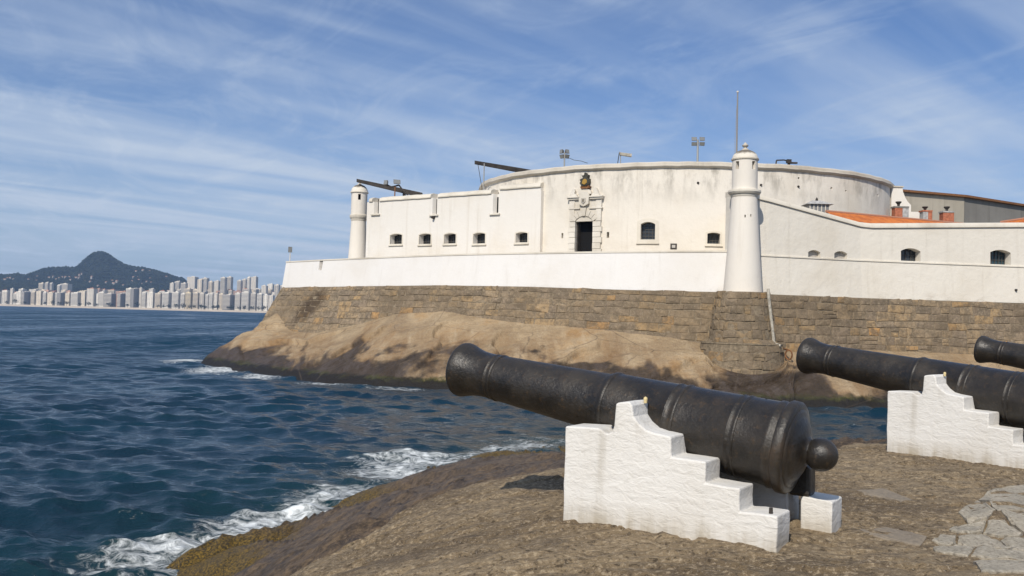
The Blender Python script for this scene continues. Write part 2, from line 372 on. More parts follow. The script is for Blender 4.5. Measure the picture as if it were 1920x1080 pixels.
def cliff_mat():
    t = NT('cliff_rock'); p = t.pos(); z = t.sepz(p)[2]
    d = t.mapping(p, (0.30, 0.30, 0.55), (0, 0, R(-35)))
    a = t.noise(d, 0.75, 6, 0.6, 0.6); b = t.noise(p, 1.6, 8, 0.68); f = t.noise(p, 9, 5, 0.7)
    c = t.cramp(a, [(0.28, (0.23, 0.165, 0.105)), (0.44, (0.32, 0.235, 0.14)), (0.55, (0.40, 0.30, 0.185)), (0.70, (0.37, 0.23, 0.105))])
    c = t.mix(t.ramp(b, 0.50, 0.72, 0, 0.5), c, (0.19, 0.14, 0.09)); c = t.mix(t.ramp(f, 0.52, 0.68, 0, 0.5), c, (0.50, 0.41, 0.29)); c = t.mix(t.ramp(f, 0.32, 0.45, 0.5, 0), c, (0.15, 0.11, 0.07))
    # dark tidal stain with a ragged upper edge running in tongues
    sk0 = t.noise(t.mapping(p, (0.7, 0.10, 0.25), (0, 0, R(28))), 1.2, 7, 0.68, 0.3)
    c = t.mix(t.ramp(sk0, 0.54, 0.74, 0, 0.45), c, (0.27, 0.155, 0.065)); c = t.mix(t.ramp(sk0, 0.30, 0.44, 0.45, 0), c, (0.50, 0.405, 0.28))
    w = t.noise(t.mapping(p, (0.15, 0.07, 0.12), (0, 0, R(40))), 1.0, 4, 0.55, 0.9)
    e = t.math('MULTIPLY_ADD', t.math('SUBTRACT', w, 0.5), -8.5, t.math('MULTIPLY_ADD', b, -1.0, z))
    st = t.ramp(e, 1.05, 2.0, 1, 0)
    c = t.mix(t.math('MULTIPLY', t.math('MULTIPLY', t.ramp(e, 0.6, 4.6, 1, 0), 0.85), t.ramp(sk0, 0.35, 0.62, 0.3, 1)), c, (0.20, 0.115, 0.05))
    sk = t.noise(t.mapping(p, (0.5, 0.12, 0.3), (0, 0, R(28))), 1.6, 7, 0.7, 0.3)
    wet = t.cramp(sk, [(0.36, (0.016, 0.011, 0.008)), (0.48, (0.036, 0.024, 0.015)), (0.60, (0.062, 0.048, 0.042)), (0.70, (0.028, 0.018, 0.012))])
    c = t.mix(t.math('MULTIPLY', st, 0.93), c, wet)
    e2 = t.math('MULTIPLY_ADD', b, -0.9, z); al = t.ramp(e2, 0.10, 0.42, 1, 0)
    c = t.mix(al, c, t.mix(t.math('MULTIPLY', t.ramp(a, 0.42, 0.60), t.ramp(e2, -0.05, 0.22)), (0.012, 0.009, 0.006), (0.055, 0.055, 0.010)))
    cr = t.n('TexVoronoi', feature='DISTANCE_TO_EDGE'); t.L(t.mapping(p, (0.10, 0.10, 0.30), (0, 0, R(30))), cr.inputs['Vector']); cr.inputs['Scale'].default_value = 1.0
    crk = t.ramp(t.math('MULTIPLY_ADD', b, 0.012, cr.outputs['Distance']), 0.005, 0.013, 1, 0); c = t.mix(t.math('MULTIPLY', crk, 0.6), c, (0.09, 0.066, 0.045))
    t.set('Base Color', c); t.set('Roughness', t.math('MULTIPLY_ADD', st, -0.28, 0.88)); t.set('Specular IOR Level', 0.35)
    n1 = t.bump(b, 0.35, 0.7); t.set('Normal', t.bump(f, 0.05, 0.7, n1)); M['cliff_rock'] = t.m
cliff_mat()
def platform_mat():
    t = NT('platform_rock'); p = t.pos(); z = t.sepz(p)[2]
    d = t.mapping(p, (0.8, 1.0, 1.0), (0, 0, R(-12)))
    a = t.noise(d, 0.7, 7, 0.65, 0.4); b = t.noise(d, 6.0, 8, 0.72, 0.3); f = t.noise(t.mapping(p, (0.85, 1.0, 1.0)), 26, 5, 0.68); g = t.noise(p, 80, 3, 0.6)
    c = t.cramp(a, [(0.30, (0.135, 0.096, 0.054)), (0.45, (0.215, 0.156, 0.090)), (0.60, (0.30, 0.225, 0.135)), (0.75, (0.175, 0.128, 0.076))])
    c = t.mix(t.ramp(b, 0.49, 0.64, 0, 0.75), c, (0.13, 0.095, 0.06))
    c = t.mix(t.ramp(f, 0.54, 0.62, 0, 0.8), c, (0.46, 0.36, 0.235)); c = t.mix(t.ramp(f, 0.37, 0.45, 0.8, 0), c, (0.06, 0.042, 0.025))
    lo = t.noise(t.mapping(p, (0.5, 1.2, 1.0), (0, 0, R(-14))), 0.9, 6, 0.62, 0.6); c = t.mix(t.ramp(lo, 0.52, 0.68, 0, 0.62), c, (0.11, 0.082, 0.056)); c = t.mix(t.ramp(lo, 0.30, 0.42, 0.5, 0), c, (0.36, 0.28, 0.18))
    c = t.mix(t.ramp(g, 0.58, 0.70, 0, 0.6), c, (0.52, 0.45, 0.36))
    att = t.n('Attribute', attribute_name='slab').outputs['Fac']
    wetc = t.mix(t.ramp(b, 0.38, 0.62), (0.055, 0.038, 0.024), (0.16, 0.110, 0.064))
    wetc = t.mix(t.ramp(f, 0.53, 0.64, 0, 0.6), wetc, (0.24, 0.17, 0.10)); wetc = t.mix(t.ramp(f, 0.36, 0.46, 0.6, 0), wetc, (0.02, 0.015, 0.01)); wetc = t.mix(t.ramp(a, 0.5, 0.66, 0, 0.6), wetc, (0.05, 0.038, 0.028))
    c = t.mix(t.math('SUBTRACT', 1.0, att), c, wetc)
    zz = t.math('MULTIPLY_ADD', b, -0.8, z); alg = t.ramp(zz, 0.0, 0.55, 1, 0)
    c = t.mix(alg, c, t.mix(t.ramp(f, 0.42, 0.62), (0.030, 0.022, 0.008), (0.22, 0.135, 0.018)))
    t.set('Base Color', c); t.set('Roughness', t.math('MULTIPLY_ADD', att, 0.38, 0.52)); t.set('Specular IOR Level', 0.35)
    n1 = t.bump(b, 0.07, 0.9); n2 = t.bump(f, 0.026, 0.9, n1); t.set('Normal', t.bump(g, 0.008, 0.9, n2)); M['platform_rock'] = t.m
platform_mat()
def flag_mat():
    t = NT('paving_cement'); p = t.pos(); a = t.noise(p, 2.0, 5, 0.6); f = t.noise(p, 34, 6, 0.75)
    c = t.mix(t.ramp(a, 0.35, 0.7), (0.30, 0.265, 0.205), (0.40, 0.35, 0.27)); c = t.mix(t.ramp(f, 0.5, 0.64, 0, 0.85), c, (0.13, 0.11, 0.085)); c = t.mix(t.ramp(f, 0.34, 0.46, 0.7, 0), c, (0.54, 0.49, 0.40))
    t.set('Base Color', c); t.set('Roughness', 0.9); t.set('Normal', t.bump(f, 0.012, 0.9)); M['paving_cement'] = t.m
flag_mat()
def iron_mat():
    t = NT('cannon_iron'); tc = t.n('TexCoord').outputs['Object']
    a = t.noise(tc, 3.0, 6, 0.65); b = t.noise(tc, 22, 6, 0.68); f = t.noise(tc, 75, 4, 0.7); v = t.n('TexVoronoi'); t.L(tc, v.inputs['Vector']); v.inputs['Scale'].default_value = 34
    c = t.mix(t.ramp(a, 0.35, 0.7), (0.013, 0.0113, 0.0096), (0.034, 0.0275, 0.0205)); c = t.mix(t.ramp(b, 0.54, 0.70, 0, 0.6), c, (0.070, 0.044, 0.022)); ru = t.noise(tc, 2.2, 7, 0.7, 0.5); c = t.mix(t.ramp(ru, 0.56, 0.72, 0, 0.45), c, (0.075, 0.043, 0.020)); c = t.mix(t.ramp(f, 0.60, 0.75, 0, 0.4), c, (0.075, 0.06, 0.043))
    t.set('Base Color', c); t.set('Roughness', t.ramp(a, 0.3, 0.7, 0.30, 0.48)); t.set('Specular IOR Level', 0.5)
    n1 = t.bump(a, 0.012, 0.4); n2 = t.bump(b, 0.0075, 0.7, n1); n3 = t.bump(v.outputs['Distance'], 0.0025, 0.5, n2); t.set('Normal', t.bump(f, 0.003, 0.8, n3)); M['cannon_iron'] = t.m
iron_mat()
def mount_mat():
    t = NT('mount_plaster'); p = t.n('TexCoord').outputs['Object']
    a = t.noise(p, 1.6, 5, 0.6); b = t.noise(t.mapping(p, (1, 1, 1.9)), 9, 5, 0.62, 0.5); f = t.noise(p, 40, 4, 0.65)
    c = t.mix(t.ramp(a, 0.42, 0.75, 0, 0.4), (0.69, 0.67, 0.63), (0.56, 0.52, 0.455))
    st = t.noise(t.mapping(p, (5, 5, 0.5)), 1.0, 5, 0.6); c = t.mix(t.ramp(st, 0.54, 0.76, 0, 0.5), c, (0.42, 0.385, 0.325))
    ch = t.noise(p, 5.5, 7, 0.75); c = t.mix(t.ramp(ch, 0.63, 0.68, 0, 0.65), c, (0.40, 0.35, 0.28))
    z = t.sepz(p)[2]; c = t.mix(t.math('MULTIPLY', t.ramp(z, 0.0, 0.26, 1, 0), t.ramp(st, 0.32, 0.62, 0.15, 1)), c, (0.38, 0.33, 0.25))
    c = t.mix(t.ramp(f, 0.66, 0.76, 0, 0.5), c, (0.40, 0.36, 0.30))
    t.set('Base Color', c); t.set('Roughness', 0.75); t.set('Specular IOR Level', 0.3)
    n1 = t.bump(b, 0.016, 0.8); t.set('Normal', t.bump(f, 0.004, 0.6, n1)); M['mount_plaster'] = t.m
mount_mat()
def sea_mat():
    t = NT('sea_water'); p = t.pos()
    n1 = t.noise(t.mapping(p, (1.0, 1.5, 1)), 1.3, 5, 0.6, 0.2); n2 = t.noise(t.mapping(p, (1.0, 1.4, 1)), 6.0, 5, 0.6, 0.3); n3 = t.noise(t.mapping(p, (0.5, 1.1, 1)), 0.12, 6, 0.6)
    foam = t.n('Attribute', attribute_name='foam').outputs['Fac']; green = t.n('Attribute', attribute_name='shallow').outputs['Fac']; far = t.n('Attribute', attribute_name='unresolved').outputs['Fac']
    fn = t.noise(t.mapping(p, (0.8, 1.2, 1), (0, 0, R(20))), 2.0, 10, 0.70, 1.6); fm = t.math('ADD', foam, t.math('MULTIPLY_ADD', fn, 2.0, -1.0))
    fmask = t.math('MULTIPLY', t.ramp(fm, 0.42, 1.05), 0.92)
    c = t.mix(t.ramp(n3, 0.35, 0.65), (0.002, 0.017, 0.033), (0.003, 0.026, 0.046))
    c = t.mix(t.math('MULTIPLY', far, 0.8), c, (0.003, 0.031, 0.062)); c = t.mix(green, c, (0.009, 0.030, 0.030)); c = t.mix(fmask, c, (0.74, 0.77, 0.77))
    t.set('Base Color', c); t.set('Roughness', t.math('MULTIPLY_ADD', fmask, 0.7, t.math('MULTIPLY_ADD', far, 0.10, 0.07))); t.set('IOR', 1.33); t.set('Specular IOR Level', 0.31)
    b1 = t.bump(n1, 0.22, 0.5); b2 = t.bump(n2, 0.05, 0.7, b1); b3 = t.bump(fmask, 0.08, 0.7, b2)
    # slopes of waves too small for the mesh, as a spread of normals
    q = t.n('TexNoise'); t.L(t.mapping(p, (0.55, 1.0, 1)), q.inputs['Vector']); q.inputs['Scale'].default_value = 0.9; q.inputs['Detail'].default_value = 7; q.inputs['Roughness'].default_value = 0.75
    w = t.n('TexNoise'); t.L(t.mapping(p, (0.045, 0.010, 1)), w.inputs['Vector']); w.inputs['Scale'].default_value = 1.0; w.inputs['Detail'].default_value = 5; w.inputs['Roughness'].default_value = 0.65
    def vm(op, a, b):
        n = t.n('VectorMath', operation=op)
        for k, x in enumerate((a, b)):
            if hasattr(x, 'is_output'): t.L(x, n.inputs[k])
            else: n.inputs[k].default_value = x
        return n.outputs[0]
    tilt = vm('ADD', vm('MULTIPLY', vm('SUBTRACT', q.outputs['Color'], (0.5, 0.5, 0.5)), (1.2, 1.5, 0)), vm('MULTIPLY', vm('SUBTRACT', w.outputs['Color'], (0.5, 0.74, 0.5)), (0.2, 1.0, 0)))
    sc = t.n('VectorMath', operation='SCALE'); t.L(tilt, sc.inputs[0]); t.L(far, sc.inputs['Scale'])
    t.set('Normal', t.n('VectorMath', operation='NORMALIZE').outputs[0]); nn = t.b.inputs['Normal'].links[0].from_node; t.L(vm('ADD', b3, sc.outputs[0]), nn.inputs[0]); M['sea_water'] = t.m
sea_mat()
def far_mats():
    t = NT('hill_forest'); p = t.pos(); a = t.noise(p, 0.010, 7, 0.7); b = t.noise(p, 0.05, 5, 0.7)
    c = t.mix(t.ramp(a, 0.38, 0.66), (0.014, 0.020, 0.012), (0.034, 0.032, 0.022)); c = t.mix(t.ramp(b, 0.4, 0.7, 0, 0.7), c, (0.012, 0.017, 0.011))
    t.set('Base Color', c); t.set('Roughness', 1.0); t.set('Specular IOR Level', 0.0); t.set('Normal', t.bump(b, 14.0, 0.8)); M['hill_forest'] = t.m
    t = NT('far_foliage'); f = t.n('ObjectInfo').outputs['Random']; q = t.noise(t.pos(), 0.02, 5, 0.7)
    t.set('Base Color', t.mix(t.ramp(q, 0.35, 0.65), (0.010, 0.016, 0.009), (0.028, 0.032, 0.018))); t.set('Roughness', 1.0); t.set('Specular IOR Level', 0.0); M['far_foliage'] = t.m
    plain('far_sand', (0.60, 0.50, 0.38), 0.95, 0.1, 0, 0.05, 0.15); plain('far_ground', (0.20, 0.19, 0.165), 0.95, 0.1)
    for i, c in enumerate([(0.80, 0.74, 0.64), (0.72, 0.62, 0.48), (0.66, 0.60, 0.51), (0.27, 0.255, 0.24), (0.60, 0.38, 0.27), (0.74, 0.62, 0.42)]): plain('city_wall_%d' % i, c, 0.85, 0.2)  # the darkest wall colour holds the shade of facades turned from the sun
    plain('hill_house', (0.36, 0.32, 0.28), 0.9, 0.1); plain('city_glass', (0.20, 0.20, 0.205), 0.4, 0.4); plain('city_roof', (0.42, 0.36, 0.32), 0.9, 0.2); plain('city_redroof', (0.40, 0.20, 0.13), 0.9, 0.2)
far_mats()

# ================================================================== near rock platform (height field)
def rbf_fit(P, z, lam=0.02):
    n = len(P); d = np.linalg.norm(P[:, None] - P[None], axis=-1)
    K = np.where(d > 0, d * d * np.log(np.maximum(d, 1e-9)), 0) + lam * np.eye(n)
    A = np.zeros((n + 3, n + 3)); A[:n, :n] = K; A[:n, n] = 1; A[:n, n+1:] = P; A[n, :n] = 1; A[n+1:, :n] = P.T
    w = np.linalg.solve(A, np.concatenate([z, [0, 0, 0]]))
    def ev(x, y):
        sh = np.shape(x); x = np.ravel(x); y = np.ravel(y); o = w[n] + w[n+1] * x + w[n+2] * y
        for i in range(n):
            r2 = (x - P[i, 0])**2 + (y - P[i, 1])**2; o = o + w[i] * 0.5 * r2 * np.log(np.maximum(r2, 1e-12))
        return o.reshape(sh)
    return ev
SLAB_EDGE = [(430, 1110, 3.1), (500, 1080, 3.15), (560, 1058, 3.2), (650, 1008, 3.3), (720, 965, 3.4), (800, 927, 3.5), (880, 905, 3.6), (960, 888, 3.68), (1056, 870, 3.76)]
FAR_EDGE = [(1250, 852, 3.84), (1420, 842, 3.9), (1500, 836, 3.92), (1560, 823, 3.96), (1660, 813, 3.98), (1760, 800, 4.0)]
ctrl = [at_z(*p) for p in SLAB_EDGE + FAR_EDGE]
ctrl += [at_z(*p) for p in [(1055, 980, 3.92), (1480, 1042, 3.95), (1662, 850, 4.0), (1920, 882, 4.02), (960, 1078, 3.88), (1300, 1078, 3.95), (1900, 1078, 3.98), (780, 1040, 3.7), (640, 1075, 3.45)]]
ctrl += [at_z(*p) for p in [(1056, 829, 0.05), (980, 838, 0.05), (900, 854, 0.05), (820, 872, 0.05), (760, 891, 0.05), (640, 933, 0.05), (540, 972, 0.05)]]
ctrl += [at_z(*p) for p in [(700, 945, 1.7), (850, 897, 1.9), (980, 863, 2.0), (600, 985, 1.45), (560, 1012, 1.5), (1056, 845, 1.9)]]
ctrl += [at_z(*p) for p in [(460, 1012, 0.42), (535, 990, 0.5), (400, 1030, 0.25), (352, 1043, -0.05), (425, 1050, -0.12), (300, 1075, 0.05), (420, 1068, 0.5), (225, 1080, -0.2), (480, 1072, 1.0), (560, 984, 0.1)]]
EXTRA = [(0, 0, 4.0), (5, 0, 4.1), (-3, 2.5, 3.4), (-7, 6, 2.0), (-10, 8, 0.6), (-14, 12, -1.5), (10, 5, 4.1), (-6, 0, 3.0), (-14, 2, 0.0), (0, -6, 4.2), (12, -6, 4.3), (20, 5, 4.3),
         (9, 15, 4.05), (14, 12, 4.1), (14, 18, 4.0), (20, 18, 4.1), (12, 23, 2.2), (18, 26, 2.5), (26, 30, 2.2), (30, 18, 4.2), (30, 42, -1.0), (20, 36, -0.6), (5, 25, 0.9), (8, 30, 0.2), (10, 38, -1.2), (3, 46, -1.5),
         (-3, 42, -1.8), (-8, 35, -1.9), (-12, 27, -1.8), (-14, 20, -1.8), (-4, 37, -1.0), (40, 10, 4.4), (40, -6, 4.4), (-20, -4, -1.5), (-20, 14, -3.0), (-20, 40, -4.0), (20, 50, -3.0), (40, 50, -2.5)]
cp = np.array([[c.x, c.y] for c in ctrl] + [[e[0], e[1]] for e in EXTRA]); cz = np.array([c.z for c in ctrl] + [e[2] for e in EXTRA])
H_BASE = rbf_fit(cp, cz)
slab_poly = [at_z(*p) for p in SLAB_EDGE + FAR_EDGE]; slab_poly = [(p.x, p.y) for p in slab_poly] + [(9, 19), (16, 21), (45, 22), (45, -10), (-5, -10), (-5.5, 2)]
def poly_sd(x, y, poly):
    """signed distance, positive inside"""
    sh = np.shape(x); x = np.ravel(x); y = np.ravel(y); d = np.full(x.shape, 1e9); ins = np.zeros(x.shape, bool)
    for (ax, ay), (bx, by) in zip(poly, poly[1:] + poly[:1]):
        ex, ey = bx - ax, by - ay; t = np.clip(((x - ax) * ex + (y - ay) * ey) / (ex * ex + ey * ey), 0, 1)
        d = np.minimum(d, np.hypot(x - ax - t * ex, y - ay - t * ey))
        c = (ay > y) != (by > y); ins ^= c & (x < (bx - ax) * (y - ay) / (by - ay + 1e-12) + ax)
    return np.where(ins, d, -d).reshape(sh)
LUMP = (at_z(392, 1031, 0.25), at_z(565, 998, 0.55)); INLET = at_z(430, 1052, 0.0)
def near_rock(x, y):
    sd = poly_sd(x, y, slab_poly) + 0.25 * fbm(x * 0.9, y * 0.9, 3.3, 4)
    s = sstep(-0.10, 0.10, sd)
    h = H_BASE(x, y)
    ca, sa = math.cos(R(-40)), math.sin(R(-40)); u = x * ca + y * sa; v = -x * sa + y * ca
    rough = fbm(u * 0.22, v * 0.9, 1.0, 5) * 0.34
    ledge = np.abs(vnoise(u * 0.12, v * 0.5, 4.0)) * 0.5
    fr = v * 0.55 + 0.8 * fbm(u * 0.10, v * 0.2, 12.0, 3); fr = fr - np.floor(fr); ledge = ledge + 0.46 * sstep(0.88, 0.97, fr) - 0.36 * fr + 0.05
    near = np.exp(-np.maximum(sd - 0.05, 0) / 0.5)
    h = h + s * (fbm(x * 0.45, y * 0.8, 2.0, 5) * 0.09 + fbm(x * 3.1, y * 4.5, 6.0, 4) * 0.022 - 0.07 * near) + (1 - s) * (rough * 0.8 - (ledge + 0.22) - 0.30 * np.exp(np.minimum(sd, 0) / 1.2) + fbm(x * 2.2, y * 3, 8.0, 4) * 0.09)
    for fx, fy, sc, amp in ((0.42, 0.95, 5.0, 0.030), (0.9, 1.7, 6.0, 0.014)):
        q = fbm(x * fx, y * fy, 21.0 + fx, 4) * sc; fq = q - np.floor(q); h = h + s * amp * (fq - 1.15 * sstep(0.0, 0.10, fq) + 0.6)
    pit = vnoise(x * 5.5, y * 5.5, 31.0); h = h - s * 0.012 * sstep(0.30, 0.42, pit)
    # weed-covered knob at the water's edge with a small inlet in front of it
    a, b = LUMP; ex, ey = b.x - a.x, b.y - a.y; w = np.clip(((x - a.x) * ex + (y - a.y) * ey) / (ex * ex + ey * ey), 0, 1); dd = np.hypot(x - a.x - w * ex, y - a.y - w * ey)
    h = h - 0.55 * np.exp(-(((x - INLET.x) / 1.1)**2 + ((y - INLET.y) / 0.35)**2))
    h = np.maximum(h, 0.42 + 0.25 * w - 0.8 * dd**2 + 0.35 * fbm(x * 2.6, y * 2.6, 14.0, 4))
    # one crack across the slab
    cr = np.abs((x * 0.80 + (y - 6.6) * 0.60) + 0.10 * vnoise(x * 1.5, y * 1.5, 9.0)); h = h - s * 0.05 * np.exp(-(cr / 0.022)**2) * sstep(0.3, -0.3, x)
    return h, s
def build_platform():
    ys = np.concatenate([np.arange(-8, 4, 0.5), 4 * np.exp(np.linspace(0, math.log(12 / 4.0), 300)), 12 * np.exp(np.linspace(0, math.log(52 / 12.0), 190))[1:]])
    xs = np.concatenate([np.arange(-20, -6, 0.3), np.arange(-6, 8, 0.036), np.arange(8, 45, 0.35)])
    X, Y = np.meshgrid(xs, ys); Z, S = near_rock(X, Y)
    o = grid_mesh('rock_ground', np.stack([X, Y, Z], -1), M['platform_rock']); tag(o, kind='structure')
    a = o.data.attributes.new('slab', 'FLOAT', 'POINT'); a.data.foreach_set('value', S.reshape(-1).astype(np.float32))
build_platform()
def ground_z(x, y): return float(near_rock(np.array([x]), np.array([y]))[0][0])

# ================================================================== fort plan
TOP_L, LEDGE_R = 11.07, 10.79
WL = [at_z(px, py, TOP_L) for px, py in [(537, 490), (610, 486.2), (690, 482.7), (760, 479.6), (830, 477), (910, 474.8), (993, 473.2), (1075, 472), (1157, 471), (1260, 470.3), (1372, 469.8)]]
WLP = [(p.x, p.y) for p in WL]
WR = [at_z(px, py, LEDGE_R) for px, py in [(1372, 475.5), (1440, 478.7), (1526, 483.1), (1612, 487.5), (1766, 493.5), (1920, 499.4)]]
WRP = [(p.x, p.y) for p in WR]; WRP.append((WRP[-1][0] + 18, WRP[-1][1] + 2.6))
def plan_normal(P, i):
    a = Vector((*P[max(i-1, 0)], 0)); b = Vector((*P[min(i+1, len(P)-1)], 0)); t = (b - a).normalized(); return Vector((t.y, -t.x, 0))
def resample(P, step):
    out = []; acc = 0
    for a, b in zip(P[:-1], P[1:]):
        a, b = np.array(a), np.array(b); L = np.linalg.norm(b - a); n = max(1, int(round(L / step)))
        out += [tuple(a + (b - a) * k / n) for k in range(n)]
    return out + [tuple(P[-1])]
def base_L(px): return np.interp(px, [530, 610, 690, 830, 993, 1157, 1354], [539.5, 538, 536.7, 535, 537.5, 543, 548])
# ---- white parapet of the left terrace
BASEL = []
def build_left_parapet():
    root = thing('parapet_wall', (WLP[5][0], WLP[5][1], 7.6), 'long plain white parapet wall curving round the terrace below the arched doorway', 'wall')
    secs, cop = [], []
    for i, (x, y) in enumerate(WLP):
        n = plan_normal(WLP, i); px = 960 + FPX * x / y; z0 = at(px, base_L(px), y - 0.4).z
        p = Vector((x, y, 0)); BASEL.append((p + n * 0.45, z0, n))
        secs.append([(p + n * 0.45).to_tuple()[:2] + (z0,), (p + n * 0.03).to_tuple()[:2] + (TOP_L - 0.14,), (p - n * 0.9).to_tuple()[:2] + (TOP_L - 0.14,), (p - n * 0.9).to_tuple()[:2] + (z0,)])
        cop.append([(p + n * 0.08).to_tuple()[:2] + (TOP_L - 0.138,), (p + n * 0.07).to_tuple()[:2] + (TOP_L,), (p - n * 0.95).to_tuple()[:2] + (TOP_L,), (p - n * 0.95).to_tuple()[:2] + (TOP_L - 0.138,)])
    w = MB().loft(secs).build('wall', M['white_wall'], root)
    p, n, t = at_poly(603, 495, WLP); Z = Vector((0, 0, 1))
    cut(w, [MB().prism([(-0.32, -0.4), (0.32, -0.4), (0.36, 1.2), (-0.36, 1.2)], Vector((p.x, p.y, TOP_L - 0.75)) + n * 0.8, t, Z, 0.86)])
    MB().prism([(-0.30, -0.38), (0.30, -0.38), (0.33, 0.58), (-0.33, 0.58)], Vector((p.x, p.y, TOP_L - 0.75)) - n * 0.05, t, Z, 0.06).build('slot_shade', M['grey_panel'], root)  # grey panel holds the shade of the notch in its colour
    MB().loft(cop).build('coping', M['coping_pale'], root)
    # return wall at the far left corner, running back out of sight
    p0 = Vector((*WLP[0], 0)); q = p0 + Vector((-0.4, 26, 0))
    MB().loft([[(p0.x - 0.42, p0.y + 0.1, 7.9), (p0.x - 0.03, p0.y + 0.1, TOP_L - 0.15), (p0.x + 0.9, p0.y + 0.1, TOP_L - 0.15), (p0.x + 0.9, p0.y + 0.1, 7.9)],
               [(q.x - 0.42, q.y, 7.9), (q.x - 0.03, q.y, TOP_L - 0.15), (q.x + 0.9, q.y, TOP_L - 0.15), (q.x + 0.9, q.y, 7.9)]]).build('return_wall', M['white_wall'], root)
build_left_parapet()

# ---- towers' centre and the round footing
TWR_Y = 68.2; TWR = at(1392.5, 549, TWR_Y); TZ0 = TWR.z
def foot_r(z): return np.interp(z, [-0.5, 1.6, 3.95, 4.0, TZ0 + 0.05], [3.45, 3.25, 3.0, 2.5, 1.95])

# ---- masonry: every stone its own piece
def stone_mesh(c, n, jit=0.06):
    """c: four corners on the wall face (world); n outward"""
    c = [Vector(p) + Vector((random.uniform(-jit, jit), random.uniform(-jit, jit) * 0.3, random.uniform(-jit, jit))) for p in c]
    m = sum(c, Vector()) / 4; proud = random.uniform(0.0, 0.035)
    back = [p - n * 0.3 for p in c]; mid = [p + n * (proud - 0.02) for p in c]
    fr = [p + (m - p).normalized() * random.uniform(0.05, 0.20) * (m - p).length + n * (proud + random.uniform(0.0, 0.035)) for p in c]
    ce = m + n * (proud + random.uniform(0.02, 0.055)) + Vector((random.uniform(-.1, .1), 0, random.uniform(-.05, .05)))
    v = back + mid + fr + [ce]; f = []
    for i in range(4):
        j = (i + 1) % 4; f += [(i, j, 4 + j, 4 + i), (4 + i, 4 + j, 8 + j, 8 + i), (8 + i, 8 + j, 12)]
    return v, f
def lay_stones(root, surf, u0, u1, ztop, zbot, rows, wr, closed=False):
    off = rootloc(root)
    zc = 0.0
    for k, h in enumerate(rows):
        u = u0 - (random.uniform(0, wr[1]) if not closed else 0)
        while u < u1:
            w = random.uniform(*wr)
            if h < 0.5 and random.random() < 0.4: w *= 0.7
            ua, ub = max(u, u0), min(u + w, u1); u += w
            if ub - ua < 0.18: continue
            um = (ua + ub) / 2; zt = ztop(um)
            if zt - zc < zbot(um) - 0.25: continue
            def corner(uu, dz):
                wob = 0.05 * math.sin(uu * 0.9 + dz * 3) ; return surf(uu, ztop(uu) - dz + (wob if 0 < dz else 0))
            g = 0.014
            a, n1 = corner(ua + g, zc + h - g); b, n2 = corner(ub - g, zc + h - g); c, n3 = corner(ub - g, zc + g); d, n4 = corner(ua + g, zc + g)
            split = h > 0.62 and random.random() < 0.18
            quads = [(a, b, c, d)] if not split else [(a, b, b.lerp(c, 0.46), a.lerp(d, 0.46)), (a.lerp(d, 0.54), b.lerp(c, 0.54), c, d)]
            for qd in quads:
                v, f = stone_mesh(qd, ((n1 + n2 + n3 + n4) / 4).normalized())
                me = bpy.data.meshes.new('stone'); me.from_pydata([(p - off).to_tuple() for p in v], [], f)
                link('stone', me, M['masonry'], root)
        zc += h
def plan_walker(P):
    P = [Vector((p[0], p[1], 0)) for p in P]; S = [0.0]
    for a, b in zip(P[:-1], P[1:]): S.append(S[-1] + (b - a).length)
    nr = []
    for i in range(len(P)):
        t = (P[min(i+1, len(P)-1)] - P[max(i-1, 0)]).normalized(); nr.append(Vector((t.y, -t.x, 0)))
    def f(u):
        u = min(max(u, 0), S[-1] - 1e-6); i = max(0, np.searchsorted(S, u, side='right') - 1); w = (u - S[i]) / (S[i+1] - S[i])
        return P[i].lerp(P[i+1], w), nr[i].lerp(nr[i+1], w).normalized()
    return f, S
CONTACT = [(530, 580), (560, 612), (600, 618), (660, 607), (747, 587), (833, 584), (907, 597), (993, 608), (1053, 611), (1134, 619), (1258, 633), (1320, 645)]
def build_left_masonry():
    b0 = BASEL[0]; P = [(b0[0].x + 0.5, b0[0].y + 16), (b0[0].x - 0.02, b0[0].y + 3.0)] + [(b[0].x, b[0].y) for b in BASEL]; walk, S = plan_walker(P); zs = [b0[1], b0[1]] + [b[1] for b in BASEL]
    L = S[-1] - 1.2
    zt = lambda u: float(np.interp(u, S, zs)) - 0.01
    bat = lambda u: float(np.interp(u, [0, S[2], S[2] + 12, S[2] + 28, S[-1]], [0.5, 0.55, 0.42, 0.22, 0.14]))
    def surf(u, z):
        p, n = walk(u); q = p + n * (0.10 + bat(u) * (zt(u) - z)); return Vector((q.x, q.y, z)), n
    # where the rock rises against the wall
    cu, czz = [], []
    for u in np.linspace(0, S[-1], 60):
        p, n = walk(u); px = 960 + FPX * p.x / p.y; py = np.interp(px, [c[0] for c in CONTACT], [c[1] for c in CONTACT])
        cu.append(u); czz.append(at(px, py, p.y - np.interp(px, [530, 600, 830, 1100, 1325], [1.6, 1.4, 0.8, 0.6, 0.5])).z)
    zb = lambda u: float(np.interp(u, cu, czz))
    root = thing('retaining_wall', (*walk(L / 2)[0].to_tuple()[:2], 4.0), 'coursed brown stone retaining wall under the curved white parapet', 'stone wall')
    rows = [[(surf(u, zt(u) - 0.0 - k * 0.5)[0] - surf(u, 5)[1] * 0.009) for k in range(0, 12)] for u in np.linspace(0, S[-1], 120)]
    MB().loft([[tuple(p) for p in r] for r in rows], closed=False).build('mortar_backing', M['mortar'], root)
    lay_stones(root, surf, S[2] - 3.5, L, zt, zb, [0.40, 0.55, 0.5, 0.6, 0.56, 0.62, 0.6, 0.64, 0.6], (0.74, 2.15))
    return walk, S, zt, zb
LW, LS, LZT, LZB = build_left_masonry()
